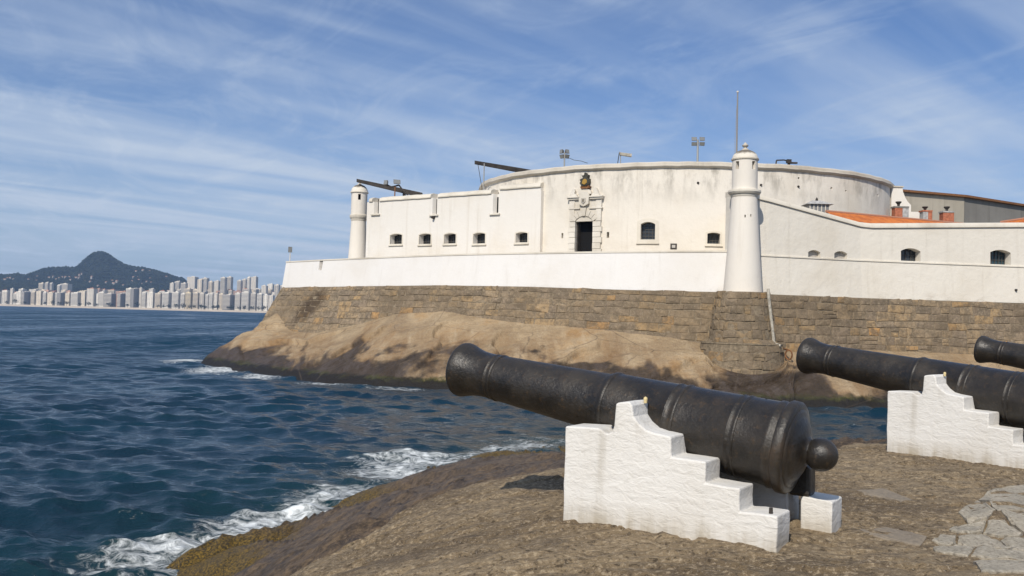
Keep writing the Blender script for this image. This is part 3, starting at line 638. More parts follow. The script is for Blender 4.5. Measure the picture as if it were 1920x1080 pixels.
def build_right_masonry():
    P = [WRP[0]] + WRP[1:]; walk, S = plan_walker(P)
    px_of = lambda p: 960 + FPX * p.x / p.y
    zt = lambda u: float(np.interp(px_of(walk(u)[0]), [1372, 1440, 1612, 1920], [7.78, 7.78, 7.76, 7.72])) - 0.01
    def surf(u, z):
        p, n = walk(u); q = p + n * (0.42 + 0.10 * (zt(u) - z)); return Vector((q.x, q.y, z)), n
    zb = lambda u: 3.3
    root = thing('retaining_wall', (*walk(S[-1] / 2)[0].to_tuple()[:2], 3.0), 'coursed brown stone retaining wall right of the round tower footing', 'stone wall')
    rows = [[(surf(u, zt(u) - k * 0.6)[0] - surf(u, 5)[1] * 0.009) for k in range(0, 11)] for u in np.linspace(0, S[-1], 60)]
    MB().loft([[tuple(p) for p in r] for r in rows], closed=False).build('mortar_backing', M['mortar'], root)
    lay_stones(root, surf, 2.0, S[-1] - 7.0, zt, zb, [0.5, 0.6, 0.66, 0.58, 0.7, 0.64, 0.72, 0.7], (0.5, 1.7))
    # a broken buttress edge standing slightly proud
    p, n, t = at_poly(1722, 580, WRP)
    return walk, S
RW, RS = build_right_masonry()
def build_footing():
    root = thing('tower_footing', (TWR.x, TWR.y, 1.0), 'rounded stone footing of coursed blocks beneath the near white sentry tower', 'stone footing')
    prof = [(z, float(foot_r(z)) - 0.03) for z in (-0.5, 1.6, 3.95, 4.0, TZ0 + 0.03)]
    MB().lathe(prof, (TWR.x, TWR.y, 0), n=64).build('mortar_backing', M['mortar'], root)
    zt = lambda u: TZ0 + 0.02
    rr = 2.6
    def surf(u, z):
        a = u / rr; r = float(foot_r(z)); n = Vector((math.cos(a), math.sin(a), 0)); return Vector((TWR.x, TWR.y, z)) + n * r, n
    rows = [0.5, 0.56, 0.6, 0.52, 0.66, 0.62, 0.0]; rows[-1] = TZ0 + 0.02 - 3.98 - sum(rows); 
    if rows[-1] < 0.2: rows = rows[:-1]
    rows += [0.6, 0.64, 0.58, 0.66, 0.6]
    lay_stones(root, surf, math.pi * 0.93 * rr, math.pi * 2.07 * rr, zt, lambda u: 0.8, rows, (0.5, 1.35))
    tz = 3.985
    MB().lathe([(tz - 0.03, 3.02), (tz + 0.06, 3.0), (tz + 0.09, 2.4)], (TWR.x, TWR.y, 0), n=64).build('footing_ledge', M['mortar'], root)
    a0 = R(318)
    pts = []
    for z in (TZ0 + 0.3, TZ0 - 0.4, 6.2, 4.9, 4.05, 3.9):
        r = float(foot_r(z)) + 0.10; a = a0 + 0.0; pts.append((TWR.x + r * math.cos(a), TWR.y + r * math.sin(a), z))
    tag(MB().path(pts, 0.115, 8).build('drain_pipe', M['pipe_cement'], None), 'pale cement drain strip running down beside the tower footing', 'drain pipe')
build_footing()

# ================================================================== cliff of bare granite below the fort
def ray_circle(px, py, cx, cy, r):
    d = ray(px, py); dx, dy = d.x / d.y, 1.0
    A = dx*dx + 1; B = -2 * (dx * cx + cy); C = cx*cx + cy*cy - r*r; D = max(B*B - 4*A*C, 0)
    return (-B - math.sqrt(D)) / (2 * A)
def build_cliff():
    cols = []   # (T, B)
    def wallY(px):
        if px < 1325: return at_poly(px, 560, [(b[0].x, b[0].y) for b in BASEL])[0].y - float(np.interp(px, [530, 600, 830, 1100, 1325], [1.9, 1.7, 1.0, 0.8, 0.72]))
        if px < 1474: return ray_circle(px, 660, TWR.x, TWR.y, 3.12)
        return at_poly(min(px, 1919), 560, WRP)[0].y - 1.0
    top = CONTACT + [(1340, 683), (1382, 698), (1421, 702), (1452, 696), (1470, 680), (1486, 660), (1540, 655), (1600, 656), (1700, 660), (1800, 664), (1919, 668)]
    tops = [at(px, py, wallY(px)) for px, py in top]
    botpx = [372, 440, 520, 600, 705, 835, 915, 1000, 1060, 1140, 1260, 1322, 1345, 1385, 1424, 1455, 1478, 1496, 1550, 1610, 1705, 1805, 1919]
    boty = np.interp(botpx, [368, 400, 480, 590, 730, 840, 950, 1060, 1180, 1300, 1500, 1660, 1800, 1920], [680.5, 687, 701, 716, 727.5, 728.5, 735, 742, 750, 757, 764.5, 766, 768, 770])
    bots = [at_z(x, y, 0.0) for x, y in zip(botpx, boty)]
    T0, B0 = tops[0], bots[0]
    pre_t = [T0 + Vector((3.5, 30, -1)), T0 + Vector((1.2, 16, 0)), T0 + Vector((0.15, 5, 0))]; pre_b = [B0 + Vector((2, 40, 0)), B0 + Vector((0.5, 20, 0)), B0 + Vector((0.2, 5, 0))]
    tops = pre_t + tops + [tops[-1] + Vector((10, 1.0, 0)), tops[-1] + Vector((22, 2, 0))]; bots = pre_b + bots + [bots[-1] + Vector((10, 0.5, 0)), bots[-1] + Vector((24, 1, 0))]
    u = np.concatenate([[0], np.cumsum([max((b - a).length, 0.6) for a, b in zip(tops[:-1], tops[1:])])])
    uu = np.linspace(0, u[-1], 900)
    Tn = np.array(tops); Bn = np.array(bots)
    def smooth(A):
        o = np.stack([np.interp(uu, u, A[:, k]) for k in range(3)], -1); ker = np.hanning(9); ker /= ker.sum()
        return np.stack([np.convolve(np.pad(o[:, k], 4, mode='edge'), ker, 'valid') for k in range(3)], -1)
    T, B = smooth(Tn), smooth(Bn)
    ts = np.concatenate([[-0.16, -0.07], np.linspace(0, 0.93, 96), np.linspace(0.945, 1.02, 12), [1.1]])
    P = np.zeros((len(ts), len(uu), 3))
    back = (T - B); back[:, 2] = 0; back /= np.linalg.norm(back, axis=1)[:, None]
    for i, t in enumerate(ts):
        if t < 0: p = T + back * (-t * 14) + np.array([0, 0, 1.0]) * (-t * 4); P[i] = p; continue
        q = T * (1 - min(t, 1.02)) + B * min(t, 1.02)
        if t <= 0.93: z = 0.62 + (T[:, 2] - 0.62) * (1 - t / 0.93)**0.92
        else: z = 0.62 - (t - 0.93) / 0.07 * 0.72
        q = q.copy(); q[:, 2] = np.where(T[:, 2] > 0.7, z, np.minimum(z, T[:, 2])); P[i] = q
        if t > 1.05: P[i] = B + (B - T) * 0.05 + np.array([0, 0, -2.2])
    tt = ts[:, None]; win = np.clip(np.sin(np.pi * np.clip(tt / 0.97, 0, 1)), 0, 1)**0.7
    U = uu[None, :] + tt * 9.0
    win = win * sstep(0.0, 0.30, tt); lob = np.abs(vnoise(U * 0.11, tt * 1.3 + 0 * U, 2.0)) * 2 - 0.45
    d = win * (lob * 0.45 + fbm(U * 0.35, tt * 3 + 0 * U, 5.0, 4) * 0.28) + (0.05 + 0.1 * win) * fbm(U * 1.6, tt * 14 + 0 * U, 1.5, 4)
    fr = U / 8.5 + 0.9 * fbm(U * 0.07, tt * 1.5 + 0 * U, 11.0, 3); fr = fr - np.floor(fr); d = d + win * (0.50 * fr - 0.58 * sstep(0.94, 0.995, fr) - 0.10)
    step = sstep(0.0, 0.5, fbm(U * 0.16 + 3, tt * 2.2 + 0 * U, 7.0, 3) * 4) * 0.35 * win
    P[..., 2] += d - step * 0.5
    P[..., 0] -= back[None, :, 0] * d * 0.3; P[..., 1] -= back[None, :, 1] * d * 0.3
    o = grid_mesh('rock_slope', P, M['cliff_rock'], flip=True); tag(o, kind='structure')
    return T, B
CT, CB = build_cliff()
def build_terrace():
    pts = [(p[0].x - p[2].x * 1.2, p[0].y - p[2].y * 1.2) for p in BASEL] + [(x - 0.0, y + 1.0) for x, y in WRP[1:]] + [(62, 130), (WLP[0][0] + 2, 130)]
    m = MB(); n = len(pts); m.add([(x, y, -2) for x, y in pts] + [(x, y, 9.9) for x, y in pts], [tuple(range(n, 2*n))] + [(i, (i+1) % n, n + (i+1) % n, n + i) for i in range(n)])
    tag(m.build('terrace_ground', M['grey_concrete']), kind='structure')
build_terrace()

# ================================================================== fort buildings
ZUP = Vector((0, 0, 1))
def arch_poly(w, h, rise, n=8):
    if rise <= 0: return [(-w/2, 0), (w/2, 0), (w/2, h), (-w/2, h)]
    r = (w*w/4 + rise*rise) / (2*rise); a = math.asin(min(1, w / 2 / r)); cy = h - r
    return [(-w/2, 0), (w/2, 0)] + [(r * math.sin(a - 2*a*k/n), cy + r * math.cos(a - 2*a*k/n)) for k in range(n + 1)]
def opening(poly, x0, x1, yt, yb):
    p0, n0, t0 = at_poly(x0, yb, poly); p1, n1, t1 = at_poly(x1, yb, poly); q = at_poly((x0+x1)/2, yt, poly)[0]
    t = (p1 - p0); t.z = 0; w = t.length; t.normalize(); n = Vector((t.y, -t.x, 0)); o = (p0 + p1) / 2; o.z = at_poly((x0+x1)/2, yb, poly)[0].z
    return o, t, n, w, q.z - o.z
def add_window(parent, cutters, poly, x0, x1, yt, yb, depth, rise=0.12, glass='dark_glass', nb=(3, 3), surround=0.14, sill=True, shift=0.0):
    o, t, n, w, h = opening(poly, x0, x1, yt, yb)
    cutters.append(MB().prism(arch_poly(w, h, rise * w), o + n * 0.5, t, ZUP, 0.5 + depth))
    win = MB().prism(arch_poly(w + 0.1, h + 0.05, rise * w), o - n * (depth - 0.06), t, ZUP, 0.2).build('window', M[glass], parent)
    b = MB(); d = o - n * (depth - 0.11)
    for k in range(1, nb[0] + 1): b.box(d + t * (w * (k / (nb[0] + 1) - 0.5)) + ZUP * (h / 2), (0.045, 0.045, h), ax=(t, n, ZUP))
    for k in range(1, nb[1] + 1): b.box(d + n * 0.02 + ZUP * (h * k / (nb[1] + 1)), (w, 0.04, 0.045), ax=(t, n, ZUP))
    for sx in (-1, 1): b.box(d + t * (sx * (w / 2 - 0.03)) + ZUP * (h / 2) - n * 0.01, (0.07, 0.05, h), ax=(t, n, ZUP))
    b.build('window_bars', M['bar_iron'], win)
    if surround:
        s = surround; inn = arch_poly(w, h, rise * w); out = [(a * (w + 2*s) / w, (b_ - h/2) * (h + 2*s) / h + h/2) for a, b_ in inn]; k = len(inn)
        m = MB(); vs = [o + n * 0.035 + t * a + ZUP * c for a, c in inn] + [o + n * 0.035 + t * a + ZUP * c for a, c in out] + [o - n * 0.05 + t * a + ZUP * c for a, c in out] + [o - n * 0.05 + t * a + ZUP * c for a, c in inn]
        fs = []
        for i in range(k):
            j = (i + 1) % k; fs += [(i, j, k + j, k + i), (k + i, k + j, 2*k + j, 2*k + i), (3*k + i, 3*k + j, j, i)]
        m.add(vs, fs).build('window_surround', M['coping_pale'], win)
    if sill: MB().box(o + n * 0.05 - ZUP * (surround + 0.03), (w + 2 * surround + 0.1, 0.18, 0.09), ax=(t, n, ZUP)).build('sill', M['coping_pale'], win)
    return win
# ---- the drum: outline in plan
BIS = R(10.3); E1 = Vector((math.cos(BIS), -math.sin(BIS), 0)); E2 = Vector((math.sin(BIS), math.cos(BIS), 0)); DC, DB = 98.0, 17.5
DA = math.sqrt(DC*DC - DB*DB) * math.tan(R(12.4)); DCEN = E2 * DC
def drum_pt(a, grow=0.0): return DCEN + E1 * ((DA + grow) * math.sin(a)) - E2 * ((DB + grow) * math.cos(a))
DP = [drum_pt(a) for a in np.linspace(-math.pi * 0.62, math.pi * 0.62, 121)]; DPP = [(p.x, p.y) for p in DP]
DTOP = at_poly(1290, 303, DPP)[0].z
def build_drum():
    root = thing('round_bastion', (DCEN.x, DCEN.y, 9.9), 'big round white bastion with arched stone doorway and weathered rim', 'bastion')
    N = 180; ring = [drum_pt(2 * math.pi * k / N) for k in range(N)]
    m = MB(); m.add([(p.x, p.y, 9.8) for p in ring] + [(p.x, p.y, DTOP - 0.55) for p in ring], [tuple(range(N-1, -1, -1)), tuple(range(N, 2*N))] + [(i, (i+1) % N, N + (i+1) % N, N + i) for i in range(N)])
    wall = m.build('wall', M['drum'], root)
    cs = []
    add_window(root, cs, DPP, 1201, 1228, 416, 449, 0.75, 0.16, 'dark_glass', (3, 4), 0.32)
    add_window(root, cs, DPP, 1326, 1350, 436, 457, 0.75, 0.10, 'dark_glass', (3, 2), 0.16)
    for (x0, x1, yt, yb) in [(1052.5, 1056, 437, 447), (1137.5, 1142, 435, 446)]:
        o, t, n, w, h = opening(DPP, x0, x1, yt, yb); cs.append(MB().prism(arch_poly(w, h, 0), o + n * 0.4, t, ZUP, 1.0))
    # doorway
    o, t, n, w, h = opening(DPP, 1078, 1113, 406, 478); o.z = 9.92; h = at_poly(1095, 405.5, DPP)[0].z - 9.92
    cs.append(MB().prism(arch_poly(w, h, 0.22 * w), o + n * 0.6, t, ZUP, 4.6))
    for px, py, r in [(1309, 343, 0.12), (1427, 347, 0.12), (1497, 350, 0.12), (1559, 353, 0.12), (1586, 358, 0.10), (1646, 366, 0.12), (1497.5, 334, 0.10)]:
        p, nn, tt = at_poly(px, py, DPP); cs.append(MB().tube(p + nn * 0.2, p - nn * 0.5, r, r, 10))
    cut(wall, cs); shade(wall, 25)
    MB().box(o - n * 1.0 + ZUP * (h / 2 - 0.01), (w - 0.02, 0.2, h - 0.06), ax=(t, n, ZUP)).build('doorway_shade', M['inner_shade'], root)  # near-black plate painted as the doorway's inner shade
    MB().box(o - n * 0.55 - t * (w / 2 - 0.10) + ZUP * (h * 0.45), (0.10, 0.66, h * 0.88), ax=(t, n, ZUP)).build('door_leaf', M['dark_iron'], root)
    # roof floor, cornice and rim blocks
    ringi = [drum_pt(2 * math.pi * k / N, -0.3) for k in range(N)]
    MB().add([(p.x, p.y, DTOP - 0.35) for p in ringi], [tuple(range(N))]).build('roof_deck', M['grey_concrete'], root)
    prof = [(-0.3, -0.58), (0.06, -0.58), (0.24, -0.50), (0.30, -0.40), (0.24, -0.36), (0.22, -0.12), (0.10, -0.02), (-0.15, 0.0), (-0.9, 0.0), (-0.9, -0.58)]
    secs = [[tuple(drum_pt(2 * math.pi * k / N, g) + ZUP * (DTOP + dz + 0.02 * math.sin(k * 1.7) + 0.015 * math.sin(k * 0.61))) for g, dz in prof] for k in range(N + 1)]
    c = MB().loft(secs, closed=True, caps=False).build('cornice', M['coping'], root); shade(c, 40)
    # dark stain lines under the drain holes are real little spouts
    for px, py in [(1309, 343), (1427, 347), (1497, 350)]:
        p, nn, tt = at_poly(px, py, DPP); MB().tube(p + nn * 0.12, p - nn * 0.3, 0.07, 0.07, 8).build('drain_spout', M['dark_iron'], root)
    p, nn, tt = at_poly(1263, 462, DPP)
    v = MB().box(p, (0.56, 0.08, 0.5), ax=(tt, nn, ZUP)).build('vent_plate', M['dark_iron'], root); MB().box(p + nn * 0.05, (0.3, 0.04, 0.26), ax=(tt, nn, ZUP)).build('vent_grille', M['grey_panel'], v)
    # ---- portal
    P0 = at_poly(1095, 470, DPP); pc, pn, pt = P0; s = pc.y / FPX * 1.02
    portal = MB().prism([((1066 - 1095.5) * s, 4.1 * 0 + (470 - 416) * s), ((1129 - 1095.5) * s, (470 - 416) * s), ((1129 - 1095.5) * s, (470 - 375) * s), ((1066 - 1095.5) * s, (470 - 375) * s)], pc + pn * 0.12, pt, ZUP, 0.3).build('portal', M['portal_stone'], root)
    def pbox(name, x0, x1, y0, y1, d, mat='portal_stone', back=0.25):
        return MB().box(pc + pt * (((x0 + x1) / 2 - 1095.5) * s) + ZUP * ((470 - (y0 + y1) / 2) * s) + pn * ((d - back) / 2), ((x1 - x0) * s, d + back, (y1 - y0) * s), ax=(pt, pn, ZUP)).build(name, M[mat], portal)
    def ppoly(name, pts, d, mat='portal_stone', back=0.2):
        return MB().prism([((x - 1095.5) * s, (470 - y) * s) for x, y in pts], pc + pn * d, pt, ZUP, d + back).build(name, M[mat], portal)
    yb = 478
    ys = [478, 467, 456, 445.5, 435.5, 426, 416.3]
    for i, (a, b) in enumerate(zip(ys[:-1], ys[1:])):
        e = 2.2 if i % 2 else 0
        pbox('jamb_block', 1063 + e, 1077.6, b + 0.3, a - 0.3, 0.16 + 0.03 * (i % 2)); pbox('jamb_block', 1113.4, 1131 - e, b + 0.3, a - 0.3, 0.16 + 0.03 * (i % 2))
    # voussoirs
    hw = 18.0; rise = 9.5; rr = (hw*hw + rise*rise) / (2*rise); cyy = 406 + rr; aa = math.asin(hw / rr)
    for k in range(7):
        a0, a1 = -aa * 1.05 + 2.1*aa*k/7 + 0.012, -aa * 1.05 + 2.1*aa*(k+1)/7 - 0.012; ro = rr + (11 if k != 3 else 15)
        ppoly('arch_stone', [(1095.5 + rr*math.sin(a0), cyy - rr*math.cos(a0)), (1095.5 + rr*math.sin(a1), cyy - rr*math.cos(a1)), (1095.5 + ro*math.sin(a1), cyy - ro*math.cos(a1)), (1095.5 + ro*math.sin(a0), cyy - ro*math.cos(a0))], 0.22 if k != 3 else 0.3)
    for x0, x1 in [(1065, 1076), (1119, 1130)]:
        pbox('pilaster', x0, x1, 376, 392, 0.2); pbox('pilaster', x0 + 0.5, x1 - 0.5, 393, 415.5, 0.2)
    pbox('string_course', 1064, 1087, 391.2, 393.2, 0.26); pbox('string_course', 1106, 1131.5, 391.2, 393.2, 0.26)
    for x0, x1 in [(1062, 1087), (1108, 1133)]:
        pbox('cornice_piece', x0, x1, 372.5, 375.5, 0.36); pbox('cornice_piece', x0 - 0.8, x1 + 0.8, 370.3, 372.4, 0.48)
    for sg in (-1, 1):
        pts = [(sg * a, b) for a, b in [(31, 370.2), (14, 370.2), (16, 366), (20, 364), (18.5, 360), (20, 356), (23.5, 355), (26, 359), (28, 365)]]
        ppoly('volute', [(1096 + a, b) for a, b in (pts if sg < 0 else pts)], 0.34)
    ppoly('pediment', [(1083, 366), (1110, 366), (1109, 361), (1104, 357), (1096.5, 355), (1089, 357), (1084, 361)], 0.28)
    sh = ppoly('cartouche', [(1086.5, 384), (1092, 387.5), (1096, 389), (1100, 387.5), (1106, 384), (1106.5, 368), (1103, 362), (1090, 362), (1086.5, 368)], 0.42)
    ppoly('shield', [(1092, 374), (1100, 374), (1100.5, 380), (1096, 384.5), (1091.5, 380)], 0.5, 'grey_panel'); ppoly('shield_charge', [(1093.5, 375.5), (1098.5, 375.5), (1098, 380), (1096, 382), (1094, 380)], 0.54, 'dome_mold')
    ppoly('crest_base', [(1090, 356), (1105, 356), (1108, 352), (1103, 350), (1092, 350), (1088, 353)], 0.4, 'rust')
    ppoly('crest_shield', [(1091, 351), (1103, 351), (1106.5, 345), (1106, 338), (1101, 336), (1092, 337.5), (1088, 340), (1090, 343), (1088, 346)], 0.5, 'crest_bronze')
    ppoly('crest_emblem', [(1093, 347), (1098, 349.5), (1103, 346), (1103, 341), (1099, 338.5), (1095, 340.5)], 0.56, 'crest_gold')
    ppoly('crown', [(1094, 337), (1102, 337), (1104.5, 331), (1101, 333), (1100, 330), (1099.2, 327), (1097, 327), (1096.5, 330.5), (1094, 332.5), (1091, 331)], 0.46, 'crest_bronze')
    return root
build_drum()

# ---- gallery front with embrasures left of the drum
FR = at_poly(1013, 420, DPP)[0]; FL = at(688, 420, 97.0); FLP = [(FL.x, FL.y - 0.3), (FR.x, FR.y - 0.62)]
def build_gallery():
    root = thing('gallery_block', ((FL.x + FR.x) / 2, (FL.y + FR.y) / 2, 9.9), 'white fort gallery with five small square windows between far tower and round bastion', 'building')
    t = Vector((FLP[1][0] - FLP[0][0], FLP[1][1] - FLP[0][1], 0)); L = t.length; t.normalize(); n = Vector((t.y, -t.x, 0)); A = Vector((*FLP[0], 0))
    ztop = at_poly(760, 365.5, FLP)[0].z; zw = ztop - 0.5
    wall = MB().box(A + t * (L / 2) - n * 4.0 + ZUP * ((zw + 9.8) / 2), (L, 8.0, zw - 9.8), ax=(t, n, ZUP)).build('wall', M['facade'], root)
    cs = []
    for (x0, x1, yt, yb) in [(731.5, 753.5, 438.5, 457.5), (786, 807.5, 438, 457.5), (833, 854.5, 437.5, 456.5), (887.5, 909.5, 436.5, 456.5), (967, 989, 435.5, 454.5)]:
        add_window(root, cs, FLP, x0, x1, yt, yb, 0.8, 0.09, 'dark_glass', (3, 3), 0.12)
    slots = []
    for xc0, xc1, yb in [(698.5, 711.5, 402), (808, 820.5, 403), (921, 936, 401)]:
        p0, _, _ = at_poly(xc0, yb, FLP); p1, _, _ = at_poly(xc1, yb, FLP); u0 = (p0 - A).dot(t); u1 = (p1 - A).dot(t); slots.append((u0, u1, p0.z))
        w = u1 - u0; o = A + t * ((u0 + u1) / 2); o.z = p0.z
        m = MB(); zt = ztop - p0.z + 0.2; f0 = o + n * 0.4; k = o - n * 0.45
        cs.append(m.add([f0 - t * (w / 2), f0 + t * (w / 2), k + t * (w * 0.24), k - t * (w * 0.10), f0 - t * (w / 2) + ZUP * zt, f0 + t * (w / 2) + ZUP * zt, k + t * (w * 0.24) + ZUP * zt, k - t * (w * 0.10) + ZUP * zt],
                 [(0, 3, 2, 1), (4, 5, 6, 7), (0, 1, 5, 4), (1, 2, 6, 5), (2, 3, 7, 6), (3, 0, 4, 7)]))
    cut(wall, cs)
    for (u0, u1, z0) in slots:
        w = u1 - u0; o = A + t * ((u0 + u1) / 2 + w * 0.06) - n * 0.45
        MB().box(o + ZUP * (z0 + 0.9), (w * 0.32, 0.1, 1.5), ax=(t, n, ZUP)).build('slit_shade', M['inner_shade'], root)  # near-black box gives the slit its inner shade as colour
        MB().box(A + t * ((u0 + u1) / 2) + n * 0.06 + ZUP * (z0 - 0.06), (w + 0.25, 0.28, 0.13), ax=(t, n, ZUP)).build('embrasure_sill', M['coping_pale'], root)
    # coping in lengths between the embrasures
    ends = [0.35] + [x for s in slots for x in (s[0] - 0.02, s[1] + 0.02)] + [L - 0.05]
    for i in range(0, len(ends), 2):
        a, b = ends[i], ends[i+1]; up = 0.34 if i == 6 else 0.0
        if up: MB().box(A + t * ((a + b) / 2) - n * 0.7 + ZUP * (zw + up / 2), (b - a - 0.02, 1.38, up), ax=(t, n, ZUP)).build('raised_course', M['facade'], root)
        z = zw + up; secs = []
        for k in range(13):
            u = a + (b - a) * k / 12; q = A + t * u; w = 0.012 * math.sin(u * 2.3) + 0.01 * math.sin(u * 5.1)
            secs.append([tuple(q + n * g + ZUP * (z + dz + w)) for g, dz in [(-0.05, 0.0), (0.13, 0.0), (0.15, 0.09), (0.05, 0.34), (-0.35, 0.50), (-1.1, 0.50), (-1.1, 0.0)]])
        shade(MB().loft(secs).build('coping', M['coping_pale'], root), 30)
    MB().box(A + t * (L / 2) - n * 4.6 + ZUP * (zw + 0.2), (L - 0.2, 6.6, 0.42), ax=(t, n, ZUP)).build('roof_slab', M['facade'], root)
    o = A + t * ((slots[1][0] + slots[1][1]) / 2) + n * 0.18 + ZUP * (slots[1][2] - 0.3)
    MB().tube(o + n * 0.2, o - n * 0.3, 0.13, 0.16, 8).build('drain_spout', M['dark_iron'], root)
    # hooked iron spur above the roof next to the bastion
    p = at(912, 361, 90.5); MB().path([p + Vector((-0.3, 0, 0.15)), p, p + Vector((0.25, 0, 0.5)), p + Vector((0.42, 0, 0.62))], 0.07, 6).build('roof_hook', M['galvanised'], root)
    return ztop
GTOP = build_gallery()

# ---- sentry towers
def build_tower(base, zs, rs, label, nwin, seed, mold):
    root = thing('sentry_tower', base, label, 'sentry tower', 'white sentry towers at the corners of the fort')
    zb, zneck, zr0, zr1, ze, zd, zf = zs; rb, rn, rr, rt, re_ = rs; o = (base[0], base[1], 0)
    sh = MB().lathe([(zb, rb), (zb + (zneck - zb) * 0.5, rb + (rn - rb) * 0.55), (zneck, rn)], o, n=56).build('shaft', M['tower_plaster'], root); shade(sh, 30)
    cs = []
    for ang, zz in ((-100, zneck - 1.5), (-76, zneck - 1.45)):
        a = R(ang); d = Vector((math.cos(a), math.sin(a), 0)); p = Vector(o) + d * (rn + 0.1) + ZUP * zz; cs.append(MB().box(p, (0.5, 0.10, 0.2), ax=(d, Vector((-d.y, d.x, 0)), ZUP)))
    if seed: cut(sh, cs); shade(sh, 30)
    rg = MB().lathe([(zneck - 0.02, rn * 0.99), (zneck + (zr0 - zneck) * 0.4, rn * 1.06), (zr0, rn * 1.08), (zr0 + 0.05, rr * 0.93), (zr0 + (zr1 - zr0) * 0.5, rr), (zr1 - 0.04, rr * 0.99), (zr1 + 0.05, rt * 1.02), (zr1 + 0.06, rt * 0.9)], o, n=56).build('corbel_ring', M['coping_pale'], root); shade(rg, 30)
    tu = MB().lathe([(zr1 - 0.05, rt), (ze, rt * 0.99)], o, n=56).build('turret', M['tower_plaster'], root)
    cs = []; hh = (ze - zr1)
    for ang in nwin:
        a = R(ang); d = Vector((math.cos(a), math.sin(a), 0)); p = Vector(o) + d * (rt) + ZUP * (zr1 + hh * 0.78); X = Vector((-d.y, d.x, 0))
        cs.append(MB().box(p, (1.0, rt * 0.32, hh * 0.26), ax=(d, X, ZUP)))
    cut(tu, cs); shade(tu, 30)
    MB().lathe([(zr1 + 0.2, rt * 0.5), (ze - 0.05, rt * 0.5)], o, n=24).build('turret_shade', M['inner_shade'], root)  # added near-black core paints the shade behind the openings
    ea = MB().lathe([(ze - 0.06, rt * 0.9), (ze - 0.05, re_ * 0.98), (ze + 0.03, re_), (ze + 0.10, re_ * 0.97), (ze + 0.11, re_ * 0.8)], o, n=56).build('eave_ring', M['coping_pale'], root); shade(ea, 30)
    prof = [(ze + 0.09, re_ * 0.93)] + [(ze + 0.1 + (zd - ze - 0.1) * math.sin(a), re_ * 0.92 * math.cos(a)) for a in np.linspace(0.1, math.pi / 2 - 0.12, 9)] + [(zd, 0.0)]
    dm = MB().lathe(prof, o, n=56).build('dome', M[mold], root); shade(dm, 50)
    hf = zf - zd; r = re_ * 0.17
    fi = MB().lathe([(zd - 0.05, r * 1.6), (zd + hf * 0.12, r * 1.3), (zd + hf * 0.2, r * 0.7), (zd + hf * 0.35, r * 0.7), (zd + hf * 0.45, r * 1.25), (zd + hf * 0.62, r * 1.35), (zd + hf * 0.75, r * 0.8), (zf - 0.02, r * 0.3), (zf, 0)], o, n=20).build('finial', M['coping'], root); shade(fi, 50)
def dome_mat():
    t = NT('dome_plaster'); p = t.n('NewGeometry'); z = t.sepz(p.outputs['Normal'])[2]
    n = t.noise(t.pos(), 2.5, 6, 0.7); e = t.math('MULTIPLY_ADD', n, 0.7, z); c = t.mix(t.ramp(e, 0.80, 1.12), (0.70, 0.65, 0.56), (0.15, 0.13, 0.105))
    t.set('Base Color', c); t.set('Roughness', 0.95); t.set('Normal', t.bump(n, 0.05, 0.5)); M['dome_plaster'] = t.m
dome_mat()
zt = lambda y, px=1396: at(px, y, TWR_Y).z
k = TWR_Y / FPX
build_tower((TWR.x, TWR.y, TZ0), (TZ0 - 0.05, zt(371), zt(366), zt(357), zt(300), zt(281), zt(267)), (36 * k, 23.8 * k, 30.5 * k, 23.6 * k, 25.6 * k),
            'near white sentry tower with domed cap standing on the rounded stone footing', (-141, -61, 20, 110), 1, 'dome_plaster')
LT = at(668.5, 485, 99.0); zt2 = lambda y: at(671, y, 99.0).z; k = 99.0 / FPX
build_tower((LT.x + 0.1, LT.y, 9.9), (9.85, zt2(415), zt2(411), zt2(403.5), zt2(361.5), zt2(346), zt2(336)), (19.0 * k, 13.8 * k, 17.0 * k, 15.0 * k, 17.0 * k),
            'far left white sentry tower beside the gallery with small windows', (-80, -155, -5, 90), 0, 'dome_plaster')

